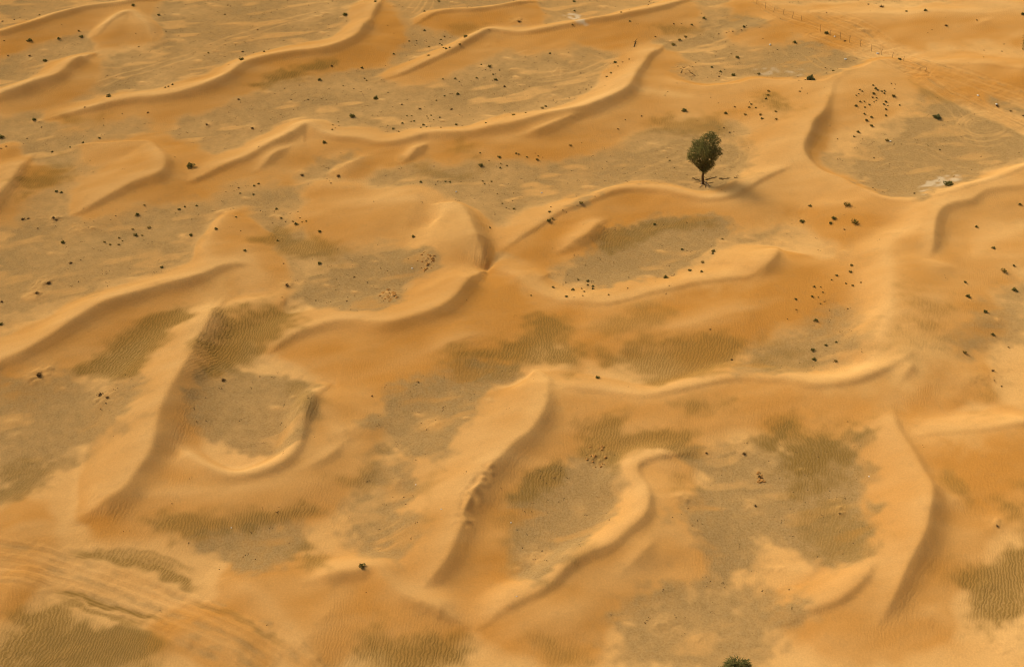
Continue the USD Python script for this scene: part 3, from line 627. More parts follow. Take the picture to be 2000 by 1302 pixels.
pale = np.maximum(pale, .30 * thin * np.clip(1 - gravel, 0, 1) * (1 - .8 * road_m))
nx, ny = len(xs), len(ys)
idx = np.arange(nx * ny, dtype=np.int32).reshape(ny, nx)
quads = np.stack([idx[:-1, :-1], idx[:-1, 1:], idx[1:, 1:], idx[1:, :-1]], -1).reshape(-1, 4)
pts = np.stack([VX, VY, VZ], -1).astype(np.float32).reshape(-1, 3)
gyz = np.gradient(VZ, ys, axis=0)
gxz = np.gradient(VZ, xs, axis=1)
nor = np.stack([-gxz, -gyz, np.ones_like(VZ)], -1)
nor /= np.linalg.norm(nor, axis=-1, keepdims=True)

g = UsdGeom.Mesh.Define(stage, '/World/desert_ground')
g.CreatePointsAttr(Vt.Vec3fArray.FromNumpy(pts))
g.CreateFaceVertexCountsAttr(Vt.IntArray.FromNumpy(np.full(len(quads), 4, np.int32)))
g.CreateFaceVertexIndicesAttr(Vt.IntArray.FromNumpy(quads.ravel()))
g.CreateSubdivisionSchemeAttr("none")
g.CreateNormalsAttr(Vt.Vec3fArray.FromNumpy(nor.astype(np.float32).reshape(-1, 3)))
g.SetNormalsInterpolation("vertex")
pv = UsdGeom.PrimvarsAPI(g)
cover = np.stack([np.clip(gravel, 0, 1), np.clip(dark, 0, 1), np.clip(pale, 0, 1)], -1).astype(np.float32).reshape(-1, 3)
pv.CreatePrimvar("cover", Sdf.ValueTypeNames.Color3fArray, "vertex").Set(Vt.Vec3fArray.FromNumpy(cover))
rip = np.stack([np.clip(ripple, 0, 1), np.clip(tone, 0, 1), np.clip(white, 0, 1)], -1).astype(np.float32).reshape(-1, 3)
pv.CreatePrimvar("relief", Sdf.ValueTypeNames.Color3fArray, "vertex").Set(Vt.Vec3fArray.FromNumpy(rip))
pv.CreatePrimvar("wander", Sdf.ValueTypeNames.FloatArray, "vertex").Set(Vt.FloatArray.FromNumpy((1 - .8 * (road_m > .02)).astype(np.float32).ravel()))
pv.CreatePrimvar("phase", Sdf.ValueTypeNames.FloatArray, "vertex").Set(Vt.FloatArray.FromNumpy(phase.astype(np.float32).ravel()))

SAND_RED, SAND, SAND_PALE = (.475, .224, .049), (.605, .362, .136), (.650, .400, .150)
GRAVEL_A, GRAVEL_B, COARSE, CRUST = (.340, .212, .082), (.262, .158, .059), (.225, .130, .032), (.54, .42, .27)
ground_mat = usdkit.material(stage, '/World/Looks/desert_ground', {
    "cov": ("attribute", {"attribute": "cover"}), "sc": ("separate_color", {"color_type": "rgb"}),
    "rel": ("attribute", {"attribute": "relief"}), "sr": ("separate_color", {"color_type": "rgb"}),
    "ph": ("attribute", {"attribute": "phase"}), "wa": ("attribute", {"attribute": "wander"}), "jw": ("math", {"math_type": "multiply"}),
    "geo": ("geometry", {}),
    "nA": ("noise_texture", {"scale": .55, "detail": 5.0, "roughness": .6}),
    "nB": ("noise_texture", {"scale": 3.2, "detail": 6.0, "roughness": .7}),
    "nC": ("noise_texture", {"scale": 1.1, "detail": 3.0, "roughness": .55}),
    "nF": ("noise_texture", {"scale": 3.6, "detail": 5.0, "roughness": .85}),
    # sand
    "s1": ("mix_color", {"a": SAND, "b": SAND_RED}),
    "s2": ("mix_color", {"b": SAND_PALE}),
    # gravel with pebble speckle
    "gr": ("rgb_ramp", {"ramp": [(.30, GRAVEL_B), (.5, GRAVEL_A), (.72, (.39, .255, .115))]}),
    "gfac": ("math", {"math_type": "multiply_add", "value2": .95}),
    "gsum": ("math", {"math_type": "add", "value2": -.50}),
    "gclamp": ("clamp", {"clamp_type": "minmax", "min": 0, "max": 1}),
    "g1": ("mix_color", {}),
    "d1": ("mix_color", {"b": COARSE}),
    "w1": ("mix_color", {"b": CRUST}),
    # ripples
    "jit": ("math", {"math_type": "multiply_add", "value2": 2.6, "value3": -1.3}),
    "pj": ("math", {"math_type": "add"}),
    "p2": ("math", {"math_type": "multiply", "value2": 2 * math.pi}),
    "sin": ("math", {"math_type": "sine"}),
    "amp": ("math", {"math_type": "multiply", "value2": .019}),
    "rh": ("math", {"math_type": "multiply"}),
    "fine": ("math", {"math_type": "multiply", "value2": .019}),
    "grain": ("math", {"math_type": "multiply", "value2": .012}),
    "hsum": ("math", {"math_type": "add"}),
    "hs2": ("math", {"math_type": "add"}),
    "ftone": ("math", {"math_type": "multiply"}),
    "bump": ("bump", {"strength": 1.0, "distance": 1.0}),
    # coarse grains gather on ripple crests
    "rc": ("math", {"math_type": "multiply_add", "value2": .14, "value3": .86}),
    "dfac": ("math", {"math_type": "multiply"}),
    "hv": ("hsv", {"saturation": 1.0}),
    "vv": ("math", {"math_type": "multiply_add", "value2": .60, "value3": .70}),
    "bs": ("diffuse_bsdf", {"roughness": .6}),
}, [
    ("cov.color", "sc.color"), ("rel.color", "sr.color"),
    ("geo.position", "nA.vector"), ("geo.position", "nB.vector"), ("geo.position", "nC.vector"), ("geo.position", "nF.vector"),
    ("sr.g", "s1.fac"), ("s1.result", "s2.a"), ("sc.b", "s2.fac"),
    ("nB.fac", "gr.fac"),
    ("nA.fac", "gfac.value1"), ("sc.r", "gfac.value3"), ("gfac.value", "gsum.value1"), ("gsum.value", "gclamp.value"),
    ("gclamp.result", "g1.fac"), ("s2.result", "g1.a"), ("gr.color", "g1.b"),
    ("sin.value", "rc.value1"), ("rc.value", "dfac.value1"), ("sc.g", "dfac.value2"),
    ("dfac.value", "d1.fac"), ("g1.result", "d1.a"),
    ("sr.b", "w1.fac"), ("d1.result", "w1.a"),
    ("nF.fac", "vv.value1"), ("vv.value", "hv.value"), ("w1.result", "hv.color"), ("hv.color", "bs.color"),
    ("ph.fac", "pj.value1"), ("nC.fac", "jit.value1"), ("jit.value", "jw.value1"), ("wa.fac", "jw.value2"), ("jw.value", "pj.value2"), ("pj.value", "p2.value1"), ("p2.value", "sin.value1"),
    ("sr.r", "amp.value1"), ("amp.value", "rh.value1"), ("sin.value", "rh.value2"),
    ("nB.fac", "fine.value1"), ("fine.value", "ftone.value1"), ("gclamp.result", "ftone.value2"),
    ("rh.value", "hsum.value1"), ("ftone.value", "hsum.value2"),
    ("nF.fac", "grain.value1"), ("hsum.value", "hs2.value1"), ("grain.value", "hs2.value2"),
    ("hs2.value", "bump.height"), ("bump.normal", "bs.normal")], surface="bs.BSDF")
UsdShade.MaterialBindingAPI.Apply(g.GetPrim()).Bind(ground_mat)
g.GetPrim().SetCustomDataByKey('kind', 'structure')
g.GetPrim().SetCustomDataByKey('label', 'rippled orange dunes and grey gravel flats of the desert floor')
g.GetPrim().SetCustomDataByKey('category', 'desert')
# ------------------------------------------------------------------ object helpers
USED = {}


def numbered(name):
    n = USED.get(name, 0)
    USED[name] = n + 1
    return name if n == 0 else f'{name}_{n:03d}'


def tag(prim, label, cat, group=None, kind=None):
    prim.SetCustomDataByKey('label', label)
    prim.SetCustomDataByKey('category', cat)
    if group:
        prim.SetCustomDataByKey('group', group)
    if kind:
        prim.SetCustomDataByKey('kind', kind)


def thing(name, loc, label, cat, group=None, rz=0.0, sc=(1, 1, 1)):
    x = UsdGeom.Xform.Define(stage, '/World/' + numbered(name))
    x.AddTranslateOp().Set(Gf.Vec3d(*map(float, loc)))
    x.AddRotateZOp().Set(float(rz))
    x.AddScaleOp().Set(Gf.Vec3f(*map(float, sc)))
    tag(x.GetPrim(), label, cat, group)
    return x.GetPrim()


def part(parent, name, mesh, mat, smooth=False):
    base, n = str(parent.GetPath()), 0
    path = f'{base}/{name}'
    while stage.GetPrimAtPath(path):
        n += 1
        path = f'{base}/{name}_{n:03d}'
    return usdkit.mesh(stage, path, mesh, mat, smooth).GetPrim()


def simple_mat(name, col, rough=.9, vary=.25, scale=2.0, trans=0.0):
    nodes = {"geo": ("geometry", {}), "oi": ("object_info", {}),
             "n": ("noise_texture", {"scale": scale, "detail": 3.0}),
             "v": ("math", {"math_type": "multiply_add", "value2": vary * 2.2, "value3": 1 - vary * 1.1}),
             "h": ("hsv", {"color": col}), "d": ("diffuse_bsdf", {"roughness": .5})}
    links = [("geo.position", "n.vector"), ("n.fac", "v.value1"), ("v.value", "h.value"), ("h.color", "d.color")]
    out = "d.BSDF"
    if trans:
        nodes["t"] = ("translucent_bsdf", {})
        nodes["m"] = ("mix_closure", {"fac": trans})
        links += [("h.color", "t.color"), ("d.BSDF", "m.closure1"), ("t.BSDF", "m.closure2")]
        out = "m.closure"
    return usdkit.material(stage, '/World/Looks/' + name, nodes, links, surface=out)


M_GHAF = simple_mat('ghaf_leaves', (.155, .140, .046), vary=.45, scale=1.3, trans=.25)
M_SHRUB = simple_mat('shrub_leaves', (.155, .145, .042), vary=.45, scale=2.5, trans=.15)
M_PALE_SHRUB = simple_mat('pale_shrub_leaves', (.150, .150, .060), vary=.4, scale=2.5, trans=.2)
M_TUFT = simple_mat('tuft_blades', (.170, .130, .030), vary=.4, scale=3, trans=.2)
M_DRY = simple_mat('dry_twigs', (.13, .080, .034), vary=.45, scale=4)
M_BARK = simple_mat('bark', (.105, .066, .030), vary=.45, scale=5)
M_ROOT = simple_mat('bare_root_wood', (.32, .23, .14), vary=.35, scale=6)
M_CLOD = simple_mat('earth_clods', (.40, .205, .060), vary=.35, scale=3)
M_LITTER = simple_mat('litter_white', (.62, .58, .50), vary=.1, scale=5)
M_POST = simple_mat('fence_post', (.15, .10, .055), vary=.3, scale=8)


def tube(pts, radii, sides=6):
    pts = np.asarray(pts, float)
    t = np.gradient(pts, axis=0)
    t /= np.linalg.norm(t, axis=1, keepdims=True) + 1e-9
    ref = np.where(np.abs(t[:, 2:3]) > .9, [[1., 0, 0]], [[0, 0, 1.]])
    a = np.cross(t, ref)
    a /= np.linalg.norm(a, axis=1, keepdims=True) + 1e-9
    b = np.cross(t, a)
    ang = np.arange(sides) / sides * 2 * math.pi
    r = np.asarray(radii, float)[:, None, None]
    v = pts[:, None] + r * (np.cos(ang)[None, :, None] * a[:, None] + np.sin(ang)[None, :, None] * b[:, None])
    n = len(pts)
    f = []
    for i in range(n - 1):
        for k in range(sides):
            k2 = (k + 1) % sides
            f += [[i * sides + k, i * sides + k2, (i + 1) * sides + k2], [i * sides + k, (i + 1) * sides + k2, (i + 1) * sides + k]]
    v = v.reshape(-1, 3)
    v = np.vstack([v, pts[0], pts[-1]])
    for k in range(sides):
        k2 = (k + 1) % sides
        f += [[len(v) - 2, k2, k], [len(v) - 1, (n - 1) * sides + k, (n - 1) * sides + k2]]
    return trimesh.Trimesh(v, np.array(f), process=False)


def cat(ms):
    return trimesh.util.concatenate(ms)


def cards(c, axis, length, width, rg):
    """Leaf sprays: a slim folded diamond along an axis at each centre."""
    n = len(c)
    axis = axis / (np.linalg.norm(axis, axis=1, keepdims=True) + 1e-9)
    side = np.cross(axis, rg.normal(size=(n, 3)))
    side /= np.linalg.norm(side, axis=1, keepdims=True) + 1e-9
    up = np.cross(side, axis)
    L, W = length[:, None], width[:, None]
    v = np.stack([c - axis * L / 2, c + side * W / 2 + up * W * .15, c + axis * L / 2, c - side * W / 2 + up * W * .15], 1).reshape(-1, 3)
    i = np.arange(n)[:, None] * 4
    f = np.vstack([i + [0, 1, 2], i + [0, 2, 3]])
    return trimesh.Trimesh(v, f, process=False)


# ------------------------------------------------------------------ the trees
def lift(x, y, py):
    """Height above the datum at which a plumb line over (x, y) is seen at photo row py."""
    k = (py - 651) / F_PX
    # (d.up)/(d.fwd) = -k for d = (x, y, z - CAM_H)
    s, c = math.sin(TILT), math.cos(TILT)
    return CAM_H + y * (-k * c - s) / (c - k * s)


def ghaf(px, py, clumps, label, seed, leaves=9000, roots=True):
    rg = np.random.default_rng(seed)
    bx, by, bz = spot(px, py)
    t = thing('ghaf_tree', (bx, by, bz), label, 'tree')
    m_px = math.sqrt(bx * bx + by * by + CAM_H ** 2) / F_PX
    C = []
    for cx, cy, r, dep in clumps:
        R = r * m_px * .90
        dy = dep * m_px
        x = bx + (cx - px) * m_px
        C.append((x - bx, dy, lift(x, by + dy, cy) - bz, R))
    C = np.array(C)
    lo = C[:, 2].min()
    fork = np.array([C[:, 0].mean() * .35, 0, lo * .80])
    zs = np.linspace(0, 1, 9)
    tr = np.stack([fork[0] * zs + .07 * np.sin(zs * 7), .06 * np.sin(zs * 5 + 1), -.25 + (fork[2] + .25) * zs], 1)
    H = C[:, 2].max()
    part(t, 'trunk', tube(tr, H * (.030 - .012 * zs + .022 * np.exp(-zs * 14)), 10), M_BARK, 40)
    for x, y, z, R in C:
        u = np.linspace(0, 1, 6)[:, None]
        e = np.array([x, y, z])
        mid = fork * .45 + e * .55 + rg.normal(size=3) * .25 + np.array([0, 0, -.25])
        p = (1 - u) ** 2 * fork + 2 * u * (1 - u) * mid + u ** 2 * e
        part(t, 'limb', tube(p, np.linspace(H * .011, H * .003, 6), 6), M_BARK, 40)
    w = C[:, 3] ** 2
    out = []
    for (x, y, z, R), k in zip(C, (w / w.sum() * leaves).astype(int)):
        d = rg.normal(size=(k, 3))
        d /= np.linalg.norm(d, axis=1, keepdims=True)
        lump = 1 + .28 * np.sin(d[:, 0] * 5 + x * 3) * np.sin(d[:, 1] * 4 + z) + .2 * np.sin(d[:, 2] * 6 + x)
        c = np.array([x, y, z]) + d * (R * lump * rg.uniform(.25, 1, k) ** .45)[:, None] * [1, 1, .88]
        ax = d * .8 + rg.normal(size=(k, 3)) * .55 + [0, 0, -.55]
        out.append(cards(c, ax, rg.uniform(.22, .55, k), rg.uniform(.07, .16, k), rg))
        # hanging sprays at the edge of the clump
        k2 = k // 9
        d2 = d[:k2]
        c2 = np.array([x, y, z]) + d2 * R * rg.uniform(.95, 1.18, k2)[:, None]
        out.append(cards(c2, d2 + [0, 0, -.5], rg.uniform(.45, .9, k2), rg.uniform(.05, .11, k2), rg))
    part(t, 'crown', cat(out), M_GHAF)
    if roots:
        for a, ln, rise in ((-1.2, 1.6, .55), (-.5, 1.9, .8), (-2.0, 1.4, .6), (.3, 2.4, .45), (2.8, 1.8, .5), (-.9, 2.2, .9)):
            u = np.linspace(0, 1, 6)
            gz = np.array([float(ground(bx + math.cos(a) * ln * q, by + math.sin(a) * ln * q)[0]) - bz for q in u])
            p = np.stack([math.cos(a) * ln * u + .1 * np.sin(u * 6 + a), math.sin(a) * ln * u + .1 * np.cos(u * 5 + a), np.maximum(gz + .03, rise * (1 - u) ** 1.5 + gz * u)], 1)
            part(t, 'root', tube(p, np.linspace(.09, .035, 6), 6), M_ROOT if rise > .58 else M_BARK, 40)
    return t


CL = [(1357, 282, 13, 10), (1372, 272, 14, 0), (1387, 274, 11, -6), (1350, 299, 13, -8), (1366, 294, 16, -16), (1385, 291, 14, 4), (1393, 297, 10, -8), (1347, 309, 9, 4),
      (1359, 310, 11, -14), (1378, 309, 13, -12), (1389, 307, 9, 10), (1374, 321, 11, -6), (1369, 327, 8, 2), (1380, 328, 7, -4), (1343, 304, 6, 0), (1381, 263, 8, 6),
      (1372, 333, 7, -6), (1385, 321, 8, -8), (1362, 320, 8, -10), (1354, 318, 6, -4), (1365, 285, 14, 22), (1380, 296, 13, 24), (1356, 300, 11, 22)]
ghaf(1372, 359, CL, 'tall dark green tree with bare trunk and exposed roots, standing alone', 5, 8500)
ghaf(1424, 1392, [(1425, 1308, 26, 0), (1408, 1318, 20, 4), (1444, 1320, 20, -4), (1426, 1330, 24, -14), (1425, 1325, 24, 16), (1415, 1300, 14, 0), (1437, 1301, 14, 4), (1404, 1335, 15, 0), (1448, 1338, 15, 0)],
     'round green tree crown cut off by the bottom edge', 6, 9000, False)
ghaf(2012, 134, [(2010, 70, 19, 0), (1999, 76, 13, 0), (2030, 78, 20, 0), (2014, 88, 20, -10), (2015, 85, 20, 12), (1998, 88, 12, 0), (2008, 60, 12, 0), (2032, 96, 15, 0)],
     'olive green tree cut off by the right edge near top corner', 7, 7000, False)

# ------------------------------------------------------------------ shrubs, tufts and dry bushes: prototypes (unit width), then copies


def shrub_parts(rg, kind):
    """-> [(part name, mesh, material)] of a plant one metre wide."""
    if kind in 'gp':
        n = 190 if kind == 'g' else 420
        d = rg.normal(size=(n, 3))
        d[:, 2] = np.abs(d[:, 2]) * .9
        d /= np.linalg.norm(d, axis=1, keepdims=True)
        lob = 1 + .25 * np.sin(3 * np.arctan2(d[:, 1], d[:, 0]) + rg.uniform(0, 6)) + .15 * np.sin(5 * d[:, 2] + 4 * d[:, 0])
        c = d * (.46 * lob * rg.uniform(.35, 1, n) ** .5)[:, None] * [1, 1, .82] + [0, 0, .08]
        f = cards(c, d + rg.normal(size=(n, 3)) * .5 + [0, 0, .35], rg.uniform(.14, .30, n), rg.uniform(.06, .12, n) * (1 if kind == 'g' else .8), rg)
        st = []
        for k in range(7):
            a = k / 7 * 6.28 + rg.uniform(-.3, .3)
            e = np.array([math.cos(a) * .34, math.sin(a) * .34, rg.uniform(.3, .5)])
            u = np.linspace(0, 1, 4)[:, None]
            st.append(tube(np.array([0, 0, -.1]) * (1 - u) + e * u + [0, 0, .06] * np.sin(u * 3.1), np.linspace(.03, .01, 4), 4))
        return [('foliage', f, M_SHRUB if kind == 'g' else M_PALE_SHRUB), ('stems', cat(st), M_BARK)]
    if kind == 't':
        n = 90
        a = rg.uniform(0, 6.28, n)
        r = .34 * np.sqrt(rg.uniform(0, 1, n))
        base = np.stack([np.cos(a) * r, np.sin(a) * r, np.full(n, .12)], 1)
        ax = np.stack([np.cos(a) * (.3 + r), np.sin(a) * (.3 + r), rg.uniform(.5, 1, n)], 1)
        m = cards(base + ax * .12, ax, rg.uniform(.25, .5, n), rg.uniform(.03, .07, n), rg)
        low = rg.normal(size=(30, 3)) * [.2, .2, .03] + [0, 0, .05]
        return [('blades', m, M_TUFT), ('dry_base', cards(low, rg.normal(size=(30, 3)) * [1, 1, .3], rg.uniform(.15, .3, 30), rg.uniform(.05, .09, 30), rg), M_DRY)]
    tw = []
    for k in range(26):
        a = rg.uniform(0, 6.28)
        s = np.array([rg.normal() * .12, rg.normal() * .12, -.05])
        e = s + [math.cos(a) * rg.uniform(.15, .5), math.sin(a) * rg.uniform(.15, .5), rg.uniform(.06, .42)]
        mid = (s + e) / 2 + rg.normal(size=3) * .06 + [0, 0, .07]
        tw.append(tube([s, mid, e], [.030, .022, .010], 4))
    lf = rg.normal(size=(34, 3)) * [.17, .17, .06] + [0, 0, .12]
    return [('twigs', cat(tw), M_DRY), ('dead_leaves', cards(lf, rg.normal(size=(34, 3)), rg.uniform(.12, .25, 34), rg.uniform(.06, .12, 34), rg), M_DRY)]


NOUN = {'g': 'green_shrub', 'p': 'pale_green_shrub', 't': 'grass_tuft', 'd': 'dry_shrub'}
CATE = {'g': 'shrub', 'p': 'shrub', 't': 'grass tuft', 'd': 'dry shrub'}
PROTO = {}
ORD = ['', 'second', 'third', 'fourth', 'fifth', 'sixth', 'seventh', 'eighth', 'ninth', 'tenth', 'eleventh', 'twelfth']
NUM = ['', 'one', 'two', 'three', 'four', 'five', 'six', 'seven', 'eight', 'nine', 'ten', 'eleven', 'twelve', 'thirteen', 'fourteen']


def desc(kind, w):
    size = 'large ' if w >= 9.5 else ('small ' if w < 5.5 else '')
    return size + {'g': 'dark green shrub', 'p': 'pale green shrub', 't': 'olive grass tuft', 'd': 'dry brown shrub'}[kind]


PR = random.Random(77)


def plant(px, py, w, kind, label, group):
    x, y, z = spot(px, py + .22 * w)
    D = math.sqrt(x * x + y * y + (CAM_H - z) ** 2)
    W = w / F_PX * D * .96
    v = PR.randrange(3)
    rz, sc = PR.uniform(0, 360), (W * PR.uniform(.9, 1.1), W * PR.uniform(.85, 1.05), W * PR.uniform(.85, 1.15))
    t = thing(NOUN[kind], (x, y, z - .03 * W), label, CATE[kind], group, rz, sc)
    key = (kind, v)
    if key not in PROTO:
        for nm, me, ma in shrub_parts(np.random.default_rng(100 + 10 * v + ord(kind)), kind):
            part(t, nm, me, ma)
        PROTO[key] = t
    else:
        t.GetReferences().AddInternalReference(PROTO[key].GetPath())
        t.SetInstanceable(True)
    return t


def cluster(where, spots):
    for kind in 'gptd':
        q = sorted([s for s in spots if s[3] == kind])
        n = len(q)
        if not n:
            continue
        noun = {'g': 'green shrubs', 'p': 'pale shrubs', 't': 'grass tufts', 'd': 'dry shrubs'}[kind]
        grp = f'{noun} {where}' if n > 1 else None
        place = {}
        if n > 12:
            rows = sorted(q, key=lambda s: s[1])
            k = -(-n // 3)
            for nm, band in (('far third', rows[:k]), ('middle third', rows[k:2 * k]), ('near third', rows[2 * k:])):
                band = sorted(band)
                for i, s_ in enumerate(band):
                    place[s_] = ('leftmost' if i == 0 else 'rightmost' if i == len(band) - 1 else ORD[i] + ' from left') + ', ' + nm
        for i, (px, py, w, _) in enumerate(q):
            if n == 1:
                lab = f'{desc(kind, w)} {where}'
            elif n == 2:
                lab = f'{desc(kind, w)} {where}, {"left" if i == 0 else "right"} of two'
            elif n <= 12:
                o = 'leftmost' if i == 0 else ('rightmost' if i == n - 1 else ORD[i] + ' from left')
                lab = f'{desc(kind, w)} {where}, {o} of {NUM[n]}'
            else:
                lab = f'{desc(kind, w)} {where}, {place[(px, py, w, kind)]}'
            plant(px, py, w, kind, lab, grp)


